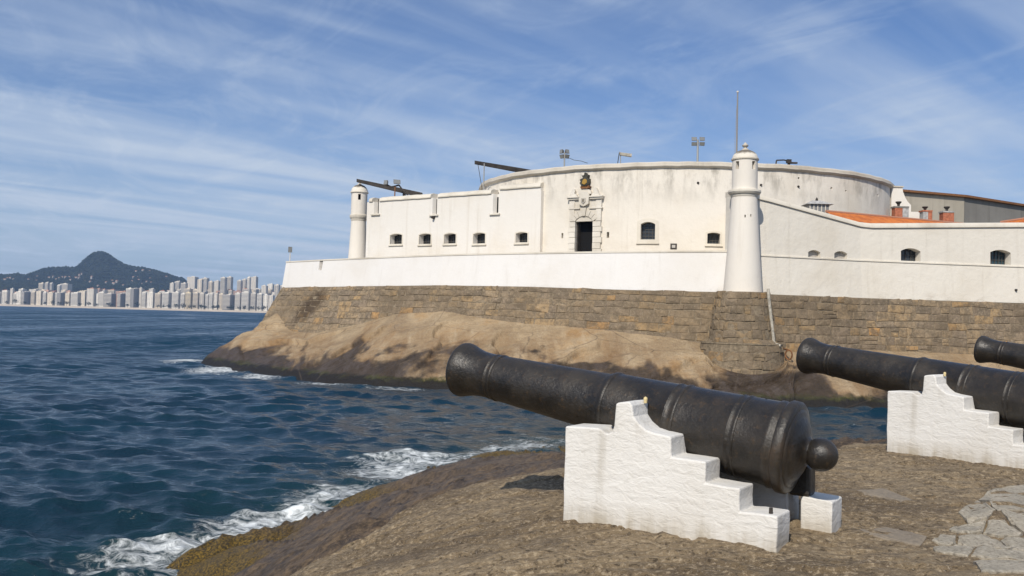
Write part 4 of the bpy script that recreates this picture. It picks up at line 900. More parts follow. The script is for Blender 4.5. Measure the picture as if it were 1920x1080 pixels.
# ---- right-hand side building with the sloping coping
def build_side():
    W = resample(WRP, 1.0); root = thing('side_building', (WRP[2][0], WRP[2][1], 7.7), 'white side building right of near tower with coping sloping down to the right', 'building')
    def px_of(p): return 960 + FPX * p[0] / p[1]
    ytop = lambda px: np.interp(px, [1372, 1425, 1440, 1612, 1621, 1920], [358, 365, 369.5, 416.5, 418.8, 417.3])
    secs, low, led, cop = [], [], [], []
    for i, p in enumerate(W):
        n = plan_normal(W, i); P = Vector((*p, 0)); px = px_of(p); zc = at(min(px, 1920), ytop(min(px, 1920)), P.y).z - 0.38
        zb = 7.74
        secs.append([tuple(P + n * 0.10 + ZUP * (LEDGE_R - 0.3)), tuple(P + n * 0.02 + ZUP * zc), tuple(P - n * 1.1 + ZUP * zc), tuple(P - n * 1.1 + ZUP * (LEDGE_R - 0.3))])
        low.append([tuple(P + n * 0.40 + ZUP * zb), tuple(P + n * 0.14 + ZUP * (LEDGE_R - 0.08)), tuple(P - n * 1.14 + ZUP * (LEDGE_R - 0.29)), tuple(P - n * 1.14 + ZUP * zb)])
        led.append([tuple(P + n * 0.02 + ZUP * (LEDGE_R - 0.10)), tuple(P + n * 0.21 + ZUP * (LEDGE_R - 0.10)), tuple(P + n * 0.20 + ZUP * (LEDGE_R - 0.01)), tuple(P + n * 0.02 + ZUP * (LEDGE_R + 0.03))])
        cop.append([tuple(P + n * g + ZUP * (zc + dz)) for g, dz in [(-0.1, 0.0), (0.16, 0.0), (0.17, 0.10), (0.06, 0.34), (-0.25, 0.41), (-1.2, 0.41), (-1.2, 0.0)]])
    MB().loft(low).build('lower_wall', M['side_wall_plaster'], root)
    wall = MB().loft(secs).build('wall', M['side_wall_plaster'], root); cs = []
    add_window(root, cs, WRP, 1688, 1725, 465.5, 489.5, 0.75, 0.14, 'dark_glass', (3, 1), 0.0, False)
    add_window(root, cs, WRP, 1855.5, 1894, 468.5, 496, 0.75, 0.12, 'blue_glass', (5, 2), 0.0, False)
    for (x0, x1, yt, yb) in [(1514, 1537, 469, 483), (1563, 1587.5, 471, 486)]:
        o, t, n, w, h = opening(WRP, x0, x1, yt, yb); cs.append(MB().prism(arch_poly(w, h, 0.16 * w), o + n * 0.6, t, ZUP, 0.95))
        MB().prism(arch_poly(w, h, 0.16 * w), o - n * 0.28, t, ZUP, 0.2).build('blind_panel', M['grey_panel'], root)
    cut(wall, cs)
    shade(MB().loft(led).build('ledge', M['coping_pale'], root), 30); shade(MB().loft(cop).build('coping', M['coping_pale'], root), 35)
    # flank returning to the bastion behind the tower
    a = Vector((*WRP[0], 0)); zc = at(1372, 365, a.y).z - 0.2; b = at(1359, 420, 80.5); n = Vector((-1, 0, 0))
    MB().loft([[(a.x, a.y + 0.1, 9.5), (a.x, a.y + 0.1, zc), (a.x + 1.1, a.y + 0.1, zc), (a.x + 1.1, a.y + 0.1, 9.5)], [(b.x, b.y, 9.5), (b.x, b.y, zc), (b.x + 1.1, b.y, zc), (b.x + 1.1, b.y, 9.5)]]).build('flank_wall', M['facade'], root)
    # gutter hole in the lower wall
    p, n, t = at_poly(1899, 544, WRP); MB().tube(p + n * 0.46, p + n * 0.1, 0.09, 0.09, 10).build('drain_spout', M['dark_iron'], root)
    p, n, t = at_poly(1423.5, 406, WRP)
    # tiled roofs: corrugated courses running from ridge to eave
    def tiles(A, B, down, drop, name='tile_roof'):
        A, B = Vector(A), Vector(B); d = B - A; L = d.length; dn = Vector(down).normalized(); nu = int(L / 0.055); secs = []
        for i in range(nu + 1):
            u = i / nu; r = []
            for j in range(13):
                v = j / 12; s = L * u / 0.24; z = 0.05 * abs(math.sin(math.pi * s)) + 0.03 * ((j * 1.0) % 2) 
                r.append(tuple(A + d * u + dn * (drop[0] * v) - ZUP * (drop[1] * v - z)))
            secs.append(r)
        o = MB().loft(secs, closed=False).build(name, M['tile_roof'], root)
        rr = MB(); 
        for i in range(int(L / 0.42)): rr.tube(A + d * ((i + 0.03) / (L / 0.42)) + ZUP * 0.03, A + d * ((i + 1.05) / (L / 0.42)) + ZUP * 0.05, 0.13, 0.11, 8)
        rr.build('ridge_tiles', M['city_redroof'], o)
    A = at(1549, 397, 76.2); B = at(1850, 423.5, 84.0); B.z = A.z; tiles(A, B, (0.35, -1, 0), (3.6, 1.9))
    A = at(1876, 417.5, 83.0); B = at(1960, 405, 80.0); tiles(A, B, (-0.1, -1, 0), (3.5, 1.6))
    # roof lantern
    c = at(1531, 398, 77.5); c.z -= 0.2
    g = MB().box(c + ZUP * 0.25, (1.7, 1.5, 1.1)).build('roof_lantern', M['city_glass'], root)
    m = MB()
    for i in range(6): m.box(c + Vector((-0.82 + i * 0.328, -0.77, 0.25)), (0.07, 0.06, 1.1))
    m.build('lantern_bars', M['coping_pale'], g)
    q = c + ZUP * 0.8; m = MB(); m.add([q + Vector((-1.15, -1, 0)), q + Vector((1.15, -1, 0)), q + Vector((1.15, 1, 0)), q + Vector((-1.15, 1, 0)), q + Vector((-0.35, 0, 0.42)), q + Vector((0.35, 0, 0.42))], [(0, 1, 5, 4), (1, 2, 5), (2, 3, 4, 5), (3, 0, 4), (3, 2, 1, 0)])
    m.build('lantern_roof', M['render_grey'], g); MB().lathe([(0, 0.12), (0.15, 0.1), (0.3, 0)], q + ZUP * 0.4, n=10).build('lantern_cap', M['dark_iron'], g)
build_side()
def px_box(mb, x0, x1, y0, y1, Y, depth, zbot=None):
    a = at(x0, y1, Y); b = at(x1, y0, Y); zb = a.z if zbot is None else zbot
    mb.box(((a.x + b.x) / 2, Y + depth / 2, (zb + b.z) / 2), (b.x - a.x, depth, b.z - zb)); return mb
def build_rear():
    root = thing('concrete_building', (50, 96, 9.9), 'tall grey concrete building with brown roof edge behind the orange tiled roof', 'building')
    K = at(1808, 370.5, 95.0); Lp = at(1676, 358.5, 92.0); Rp = at(1990, 394.5, 105.0); zt = K.z
    Lp.z = Rp.z = zt
    back = Vector((3, 14, 0)); 
    MB().add([(Lp.x, Lp.y, 9.8), (K.x, K.y, 9.8), (K.x + back.x, K.y + back.y, 9.8), (Lp.x + back.x, Lp.y + back.y, 9.8)] + [(Lp.x, Lp.y, zt), (K.x, K.y, zt), (K.x + back.x, K.y + back.y, zt), (Lp.x + back.x, Lp.y + back.y, zt)], [(0,3,2,1), (4,5,6,7), (0,1,5,4), (1,2,6,5), (2,3,7,6), (3,0,4,7)]).build('pale_wall', M['grey_concrete'], root)
    k2 = K + Vector((0.03, 0.02, 0))
    MB().add([(k2.x, k2.y, 9.8), (Rp.x, Rp.y, 9.8), (Rp.x, Rp.y + 14, 9.8), (k2.x, k2.y + 13, 9.8)] + [(k2.x, k2.y, zt - 0.01), (Rp.x, Rp.y, zt - 0.01), (Rp.x, Rp.y + 14, zt - 0.01), (k2.x, k2.y + 13, zt - 0.01)], [(0,3,2,1), (4,5,6,7), (0,1,5,4), (1,2,6,5), (2,3,7,6), (3,0,4,7)]).build('dark_wall', M['dark_concrete'], root)
    e = MB(); f = Vector((0.1, -0.35, 0))
    for a, b in ((Lp, K), (K, Rp)): e.loft([[tuple(q + f + ZUP * 0.02), tuple(q + f + ZUP * 0.24), tuple(q + Vector((1, 12, 0)) + ZUP * 0.24), tuple(q + Vector((1, 12, 0)) + ZUP * 0.02)] for q in (a, b)])
    e.build('roof_edge', M['rust'], root)
    w = thing('white_buttress', at(1690, 408, 87.5), 'white plastered pillar with a flared foot beside the round bastion', 'pillar')
    s = 87.5 / FPX; o = at(1690, 412, 87.5)
    MB().prism([((x - 1690) * s, (412 - y) * s if y < 412 else -3.0) for x, y in [(1671, 420), (1708, 420), (1708, 384), (1702, 378), (1696.5, 369), (1692.5, 359), (1691.5, 351), (1671, 351)]], o, Vector((1, 0, 0)), ZUP, 1.4).build('pillar_body', M['facade'], w)
    MB().box(o + Vector((-8.5 * s, 0.7, (412 - 349.7) * s)), (23 * s, 1.6, 2.6 * s)).build('pillar_cap', M['coping'], w)
    MB().box(at(1717, 406, 88.3) + Vector((0, 0.3, -1.2)), (30 * s, 0.5, (412 - 394) * s + 2.4)).build('low_wall', M['facade'], w)
    def chimney(x0, x1, y0, y1, Y, label, pot, mats):
        r = thing('chimney', (at((x0 + x1) / 2, y1, Y).x, Y, 9.9), label, 'chimney', 'chimneys over the tiled roof')
        x2 = x0 + (x1 - x0) * 0.55
        px_box(MB(), x0, x2 - 0.05, y0, y1, Y, 0.8, 9.9).build('rendered_half', M[mats[0]], r); px_box(MB(), x2, x1, y0, y1, Y, 0.8, 9.9).build('brick_half', M[mats[1]], r)
        px_box(MB(), x0 - 0.8, x1 + 0.8, y0 - 2.2, y0 - 0.05, Y - 0.05, 0.9).build('chimney_cap', M[mats[2]], r)
        a = at(pot[0], y0 - 2, Y); b = at(pot[0], pot[1], Y); MB().lathe([(0, 0.11), ((b.z - a.z) * 0.5, 0.13), ((b.z - a.z) * 0.8, 0.27), (b.z - a.z, 0.27), (b.z - a.z, 0)], (a.x, Y + 0.4, a.z), n=12).build('chimney_pot', M['dark_iron'], r)
    chimney(1678, 1704, 389, 410, 85.8, 'wide grey chimney with dark cap in front of the white pillar', (1688, 377), ('brick_red', 'render_grey', 'dark_concrete'))
    chimney(1731, 1748, 396.5, 415, 86.5, 'half brick half grey chimney in the middle of the three', (1738, 386.5), ('render_grey', 'brick_red', 'brick_red'))
    chimney(1768.5, 1789, 398, 418, 86.0, 'red brick chimney with a pale strip, rightmost of the three', (1779, 386.5), ('brick_red', 'brick_red', 'render_grey'))
build_rear()

# ================================================================== sea
def build_sea():
    ang = np.radians(np.linspace(-46, 46, 640))
    r = np.concatenate([8 * np.exp(np.linspace(0, math.log(160 / 8.0), 560)), 160 * np.exp(np.linspace(0, math.log(700 / 160.0), 190))[1:], 700 * np.exp(np.linspace(0, math.log(5500 / 700.0), 60))[1:]])
    Rr, A = np.meshgrid(r, ang, indexing='ij'); X = Rr * np.sin(A); Y = Rr * np.cos(A)
    ds = np.maximum(np.gradient(r)[:, None], Rr * (ang[1] - ang[0]))
    rg = np.random.default_rng(3); dz = np.zeros_like(X); dx = np.zeros_like(X); dy = np.zeros_like(X)
    lam = np.exp(np.linspace(math.log(0.38), math.log(14.0), 84))
    gust = 0.75 + 0.9 * np.clip(fbm(X * 0.03, Y * 0.05, 2.0, 3) + 0.25, 0, 1)
    for l in lam:
        th = math.radians(262) + rg.normal(0, 0.48); k = 2 * math.pi / l; kx, ky = k * math.cos(th), k * math.sin(th)
        a = 0.0132 * l * (1.0 if l < 1.3 else (1.3 / l)**1.05); ph = rg.uniform(0, 6.28)
        f = sstep(2.2, 4.5, l / ds) * gust; p = kx * X + ky * Y + ph + 0.6 * vnoise(X * 0.06, Y * 0.06, l)
        dz += f * a * np.cos(p); s = f * a * 0.85 * np.sin(p); dx -= s * math.cos(th); dy -= s * math.sin(th)
    # foam and shallows
    foam = np.zeros_like(X); shal = np.zeros_like(X)
    m = (X > -20) & (X < 40) & (Y < 50); hb = np.full(X.shape, -9.0); hb[m] = H_BASE(X[m], Y[m])
    shal = np.clip(np.exp((hb + 0.2) / 1.1), 0, 1) * 0.75
    foam += 0.80 * np.exp(-((hb + 0.10) / 0.42)**2) * (0.75 + 0.9 * fbm(X * 0.25, Y * 0.25, 4.0, 3))
    SP = [(560, 966, 75, 22, 1.5), (650, 922, 80, 13, 1.3), (480, 988, 80, 16, 1.1), (420, 1010, 100, 12, 1.0), (320, 1032, 140, 12, 0.95), (400, 980, 80, 8, 0.55), (250, 1060, 140, 8, 0.6), (390, 1052, 60, 6, 0.9), (745, 866, 95, 14, 1.3), (690, 884, 55, 9, 0.6), (815, 856, 40, 7, 0.7), (760, 893, 60, 7, 0.9),
          (610, 880, 70, 6, 0.42), (225, 1046, 130, 8, 0.42), (560, 935, 60, 5, 0.4), (425, 692, 50, 8, 2.6), (350, 676, 34, 4, 2.4), (490, 706, 50, 4, 1.6), (620, 720, 70, 3.2, 1.5), (740, 730, 70, 2.6, 1.2), (850, 730, 110, 1.6, 0.6), (990, 838, 70, 5, 0.55), (1600, 803, 60, 5, 0.55), (1560, 792, 50, 3, 0.35), (1550, 768, 120, 1.5, 0.4)]
    for px, py, rx, ry, amp in SP:
        c = at_z(px, py, 0); sx = rx * c.y / FPX; sy = ry * c.y**2 / (EYE * FPX)
        sl = (1060 - px) * 0 
        foam += amp * np.exp(-((X - c.x) / sx)**2 - ((Y - c.y) / sy)**2)
    # swell heaped up where it breaks on the near rocks
    for px, py, rx, ry, hgt in [(745, 858, 80, 7, 0.32), (570, 958, 55, 12, 0.12), (330, 985, 60, 5, 0.16), (450, 962, 45, 4, 0.16)]:
        c = at_z(px, py, 0); sx = rx * c.y / FPX; sy = ry * c.y**2 / (EYE * FPX); dz += hgt * np.exp(-((X - c.x) / sx)**2 - ((Y - c.y) / sy)**2)
    crest = sstep(0.16, 0.30, dz) * sstep(70, 30, Rr); foam += 0.25 * crest; shal = np.clip(shal * 0.8 + 0.35 * sstep(0.08, 0.3, dz) * sstep(80, 30, Rr), 0, 1)
    far = sstep(120, 40, np.abs(Rr - 0)); foam = 0.80 * (1 - np.exp(-foam / 0.80)) * 1.12
    o = grid_mesh('sea', np.stack([X + dx, Y + dy, dz], -1), M['sea_water'], flip=True); tag(o, kind='structure')
    for nm, arr in (('foam', foam), ('shallow', shal), ('unresolved', 0.06 + 0.94 * sstep(25, 190, Rr))):
        a = o.data.attributes.new(nm, 'FLOAT', 'POINT'); a.data.foreach_set('value', arr.reshape(-1).astype(np.float32))
build_sea()

# ================================================================== far shore
YB = 2320.0
def shore(px): return YB - 120 * px / 500.0
def build_far_land():
    xs = np.linspace(-250, 760, 120); rows = []
    for dyy, z in [(-60, -3), (0, 0.0), (30, 1.6), (62, 4.6), (75, 4.8)]: rows.append([tuple(Vector((at(px, 575, shore(px)).x, shore(px) + dyy, z))) for px in xs])
    tag(MB().loft(rows, closed=False).build('far_beach', M['far_sand']), kind='structure')
    rows = [[tuple(Vector((at(px, 575, shore(px)).x, shore(px) + dyy, z))) for px in xs] for dyy, z in [(74.9, 4.85), (90, 5.0), (500, 8), (1200, 10), (2600, 5)]]
    tag(MB().loft(rows, closed=False).build('far_ground', M['far_ground']), kind='structure')
build_far_land()
HILL_Y = 3500.0
OUT = [(-200, 520), (-120, 505), (-60, 512), (0, 519), (18, 520), (30, 517), (45, 521), (60, 516), (80, 507.5), (105, 504.5), (125, 503.5), (140, 505.5), (150, 499), (162, 487), (172, 480), (183, 476), (192, 477), (203, 482.5), (217, 493), (233, 503), (250, 506), (270, 508.5), (290, 512), (308, 517.5), (325, 523), (340, 528), (355, 536), (380, 548), (420, 560), (520, 566)]
hx = np.array([at(px, py, HILL_Y).x for px, py in OUT]); hz = np.array([at(px, py, HILL_Y).z for px, py in OUT])
def hill_h(x, y):
    t = (y - 2600) / (HILL_Y - 2600); xr = x * HILL_Y / np.maximum(y, 1)
    ridge = np.interp(xr, hx, hz); low = np.minimum(ridge, 95 + 0 * ridge)
    f = np.where(t < 1, sstep(-0.1, 1.0, t), 1 - 0.9 * sstep(1.0, 1.9, t))
    dome = np.clip(ridge - low, 0, None) * np.exp(-((t - 1.0) / 0.28)**2)
    return 4 + low * (0.25 * np.clip(t * 3, 0, 1) + 0.75 * f) * np.clip(f * 3, 0, 1) + dome + np.clip(f, 0, 1) * (fbm(x * 0.006, y * 0.006, 1.0, 5) * 34 - 4) * np.clip(1.25 - t, 0.25, 1)
def build_hill():
    xs = np.linspace(-2300, -600, 300); ys = np.linspace(2600, 4600, 170); X, Y = np.meshgrid(xs, ys)
    o = grid_mesh('hill', np.stack([X, Y, hill_h(X, Y)], -1), M['hill_forest']); tag(o, kind='structure')
    rg = np.random.default_rng(21); n = 9000; x = rg.uniform(-2200, -650, n); y = 2650 + 950 * rg.random(n)**0.8; z = hill_h(x, y)
    keep = z > 14; x, y, z = x[keep], y[keep], z[keep]; n = len(x); rad = rg.uniform(5, 10, n)
    tpl = np.array([(1,0,0),(0.2,1,0.1),(-1,0.1,0),(0,-1,0.1),(0.1,0,1),(0,0,-0.8)]) ; fc = np.array([(0,1,4),(1,2,4),(2,3,4),(3,0,4),(1,0,5),(2,1,5),(3,2,5),(0,3,5)])
    jit = rg.normal(0, 0.18, (n, 6, 3)); V = (tpl[None] + jit) * (rad[:, None, None] * np.array([1, 1, 0.8])) + np.stack([x, y, z + rad * 0.25], -1)[:, None]
    F = (fc[None] + (np.arange(n) * 6)[:, None, None]).reshape(-1, 3)
    me = bpy.data.meshes.new('hillside_forest'); me.from_pydata(V.reshape(-1, 3).tolist(), [], F.tolist()); o = link('hillside_forest', me, M['far_foliage']); tag(o, 'dark woods covering the far hills', 'forest', kind='stuff')
build_hill()
def hill_hit(px, py):
    d = ray(px, py); d = d / d.y
    ys = np.arange(2620, 3700, 4.0); z = EYE + d.z * ys; h = hill_h(d.x * ys, ys); i = np.argmax(h >= z)
    return Vector((d.x * ys[i], ys[i], h[i])) if h[i] >= z[i] else None
ORD = ['first', 'second', 'third', 'fourth', 'fifth', 'sixth', 'seventh', 'eighth', 'ninth', 'tenth', 'eleventh', 'twelfth', 'thirteenth', 'fourteenth', 'fifteenth', 'sixteenth', 'seventeenth', 'eighteenth', 'nineteenth', 'twentieth']
TENS = {2: 'twenty', 3: 'thirty', 4: 'forty'}
def ordinal(i):
    if i <= 20: return ORD[i - 1]
    t, u = divmod(i, 10)
    return (TENS[t][:-1] + 'ieth') if u == 0 else TENS[t] + '-' + ORD[u - 1]
TONE = ['white', 'cream', 'grey', 'shade-toned', 'terracotta', 'pale yellow']  # the dark tone puts facade shade into the wall colour
def block(x0, x1, ytop, Y, tone, label, group, zb=5.0, yaw=None, redroof=False):
    xm = (x0 + x1) / 2; W = (x1 - x0) * Y / FPX; p = at(xm, 560, Y); ztop = at(xm, ytop, Y).z; h = ztop - zb
    rg = random.Random(int(x0 * 10 + ytop * 7)); th = R(yaw if yaw is not None else rg.uniform(8, 17)); 
    d = min(W * (0.16 if tone != 3 else 0.5) / math.sin(th), 34.0); w = max((W - d * math.sin(th)) / math.cos(th), 5.0)
    root = thing('apartment_block', (p.x, Y + 12, zb), label, 'apartment block', group, rz=th * -1 if False else -th)
    root.rotation_euler.z = -th
    wall = MB().box((0, 0, h / 2), (w, d, h)).build('wall', M['city_wall_%d' % tone], root, local=True)
    nf = max(3, int(h / 3.1)); m = MB(); g = MB(); fh = h / nf
    nb = max(2, int(round(w / 5.0))); nd = max(2, int(round(d / 6.0))); style = rg.random()
    for k in range(1 if nf > 4 else 0, nf):
        z = fh * k
        for b in range(nb):
            bw = w / nb; g.box((-w/2 + bw * (b + 0.5), -d/2 - 0.05, z + fh * 0.52), (bw * (1.0 if style < 0.5 else 0.6), 0.3, fh * 0.36))
        for b in range(nd):
            bw = d / nd
            for sx in (-1, 1): g.box((sx * (w/2 + 0.05), -d/2 + bw * (b + 0.5), z + fh * 0.52), (0.3, bw * 0.6, fh * 0.5))
        if style < 0.65: m.box((0, -d/2 - 0.7, z + 0.55), (w * 0.94, 1.4, 1.1))
    tag(g.build('windows', M['city_glass'], root, local=True), kind='stuff')
    if m.v: tag(m.build('balconies', M['city_wall_%d' % (tone if tone != 3 else 2)], root, local=True), kind='stuff')
    rf = MB(); rf.box((rg.uniform(-0.15, 0.15) * w, 0, h + 1.0), (w * 0.45, d * 0.45, 2.0)); rf.box((rg.uniform(-0.3, 0.3) * w, d * 0.1, h + 1.7), (w * 0.18, d * 0.2, 3.4)); rf.box((0, 0, h + 0.35), (w * 1.01, d * 1.01, 0.7))
    rf.build('roof_structure', M['city_redroof' if redroof else 'city_wall_%d' % (tone if tone != 3 else 2)], root, local=True)
FRONT = [(-14, 0, 548, 0), (1.5, 14, 546, 0), (15, 21, 541.6, 2), (21, 28.5, 550, 0), (28.5, 40, 547, 0), (41, 54, 547.5, 3), (54, 64, 547, 1), (64, 76.5, 546, 1), (77, 85, 548, 0), (85, 99, 549, 1), (100, 108, 549, 0), (108, 119.5, 549, 3), (119.5, 130, 550, 1), (130.5, 148, 549, 0), (150, 159, 546, 1), (160, 177, 541, 2), (177, 182, 551, 0), (182, 195, 548, 0), (195, 215, 551, 3), (215, 220.5, 552, 4), (221, 234, 551, 3), (234, 246, 541, 0), (246, 257, 541.5, 3), (258, 263, 540, 2), (263, 273, 548, 0), (274, 288, 549, 0), (288, 302, 550, 1), (302, 318, 549, 0), (320, 336, 548, 0), (336.5, 346, 551, 0), (346, 359, 549, 5), (360, 372, 549, 1), (372, 382.5, 550, 2), (383, 390, 552, 0), (390, 398.5, 550, 0), (398.5, 407, 551, 2), (408, 418, 551, 1), (418, 438, 553, 3), (438.6, 451, 550, 0), (452, 468.5, 548, 0), (468.5, 480, 550, 2), (481, 492, 551, 0), (492, 502, 553, 0), (502, 512, 554, 2)]
for i, (x0, x1, yt, tn) in enumerate(FRONT):
    W = x1 - x0; sz = 'narrow' if W < 9 else ('broad' if W > 14 else 'mid-width'); tall = 'tall ' if yt < 543 else ''
    block(x0, x1, yt, shore((x0 + x1) / 2) + 98, tn, '%s%s %s apartment block, %s from the left in the far beachfront row' % (tall, sz, TONE[tn], ordinal(i + 1)), 'apartment blocks along the far beachfront', redroof=(i == 15))
REAR = [(68.5, 80, 531, 1), (80, 87.5, 530, 2), (87.5, 95.5, 531, 2), (103, 110, 534.5, 0), (110, 129, 532.5, 2), (315, 324, 531, 2), (324, 336, 528, 2), (336, 347.5, 531, 2), (348, 367, 519.5, 2), (367, 377, 524, 1), (376, 388, 521.5, 2), (388, 397, 528, 1), (398, 409, 527, 2), (410, 421.5, 520.5, 2), (421.5, 433, 519.5, 2), (441.5, 451, 526, 2), (451, 459.5, 523.5, 2), (460, 466.5, 520, 0), (466.5, 480, 519.5, 2), (487.5, 499, 536, 2), (499, 511, 533, 0), (512, 522, 534, 2), (522, 532, 536, 2)]
for i, (x0, x1, yt, tn) in enumerate(REAR):
    block(x0, x1, yt, 2640 - 90 * (i % 2) - 0.3 * x0, tn, '%s high-rise %s, %s from the left among towers behind the beachfront row' % (TONE[tn], 'slab' if x1 - x0 > 12 else 'tower', ordinal(i + 1)), 'high-rise towers behind the far beachfront', yaw=15)
rg = random.Random(4)
for i in range(34):
    x = 4 + i * 15.3 + rg.uniform(-5, 5)
    block(x, x + rg.uniform(9, 18), rg.uniform(541.5, 548.5), 2535 + rg.uniform(-20, 50) - 0.24 * x, rg.choice([0, 1, 1, 2, 4, 2]), 'low city block whose roof shows between the beachfront buildings', 'low blocks behind the far beachfront', redroof=rg.random() < 0.5)
HOUSES = [(15, 524), (10, 527), (26, 526), (20, 523), (54, 527), (71, 521), (70, 528), (93, 523), (100.6, 522), (106, 525), (112, 524), (118, 523), (124, 522), (131, 521), (154, 516), (150, 518), (144, 524), (149, 524.5), (140, 521), (133, 527), (173, 523.4), (160, 529), (170, 531), (185, 540), (224, 528.5), (220, 530), (232, 539), (211, 529), (214, 534), (200, 534), (256, 511.5), (269, 510), (251, 523), (259.6, 521), (261, 527), (275.6, 531), (267, 534), (248, 529), (281, 511), (304, 514), (282.6, 524), (313, 523), (276, 530.7), (284, 532), (267, 528), (274, 522), (295, 522), (306, 526), (318, 529), (240, 541), (178, 545), (62, 540), (40, 538), (50, 536), (300, 530), (290, 540), (310, 538), (128, 540), (142, 541)]
hm = []
for v in range(3):
    m = MB(); w, d, h = [(13, 10, 8), (18, 10, 10), (11, 11, 13)][v]; m.box((0, 0, h / 2 - 2), (w, d, h + 4)); z = h
    m.add([(-w*.55, -d*.58, z), (w*.55, -d*.58, z), (w*.55, d*.58, z), (-w*.55, d*.58, z), (-w*.55, 0, z + 3.5), (w*.55, 0, z + 3.5)], [(0,1,5,4), (2,3,4,5), (1,2,5), (3,0,4), (3,2,1,0)])
    me = m.mesh('house'); me.materials.append(M['hill_house']); me.materials.append(M['city_redroof'])
    for p in me.polygons: p.material_index = 1 if p.index >= 6 else 0
    hm.append(me)
for i, (px, py) in enumerate(HOUSES[:44]):
    p = hill_hit(px, py)
    if p is None: continue
    o = bpy.data.objects.new('hillside_house', hm[i % 3]); COL.objects.link(o); o.location = p + Vector((0, -4, 1.5)); o.rotation_euler.z = rg.uniform(-0.9, 0.3); o.scale = [rg.uniform(0.3, 0.6)] * 3
    tag(o, 'tiny pale house scattered among the woods on the far hillside', 'house', 'houses scattered on the far hillside')
def far_tree(px, Y, h):
    p = at(px, 570, Y); root = thing('promenade_tree', (p.x, Y, 4.8), 'small dark round-crowned tree along the far beachfront promenade', 'tree', 'trees along the far beachfront')
    MB().tube((0, 0, 0), (0, 0, h * 0.5), 0.45, 0.3, 6).build('trunk', M['dark_iron'], root, local=True)
    m = MB()
    for k in range(70):
        a, b, r = rg.uniform(0, 6.28), rg.uniform(-1, 1), rg.random()**0.4; c = Vector((math.cos(a) * math.sqrt(1-b*b) * h * 0.5, math.sin(a) * math.sqrt(1-b*b) * h * 0.5, b * h * 0.36)) * r + Vector((0, 0, h * 0.66))
        e = [Vector((rg.gauss(0, 1), rg.gauss(0, 1), rg.gauss(0, 1))) * h * 0.10 for _ in range(3)]; m.add([c + q for q in e], [(0, 1, 2)])
    m.build('crown', M['far_foliage'], root, local=True)
for px in [12, 29, 47, 84.6, 99, 111, 125, 150, 166, 182, 204, 210, 239, 257, 296, 306, 317, 330, 343, 355, 364, 378, 385, 401, 408, 428, 435, 449, 458, 473, 484.6, 495]: far_tree(px, shore(px) + 82, rg.uniform(8, 14))

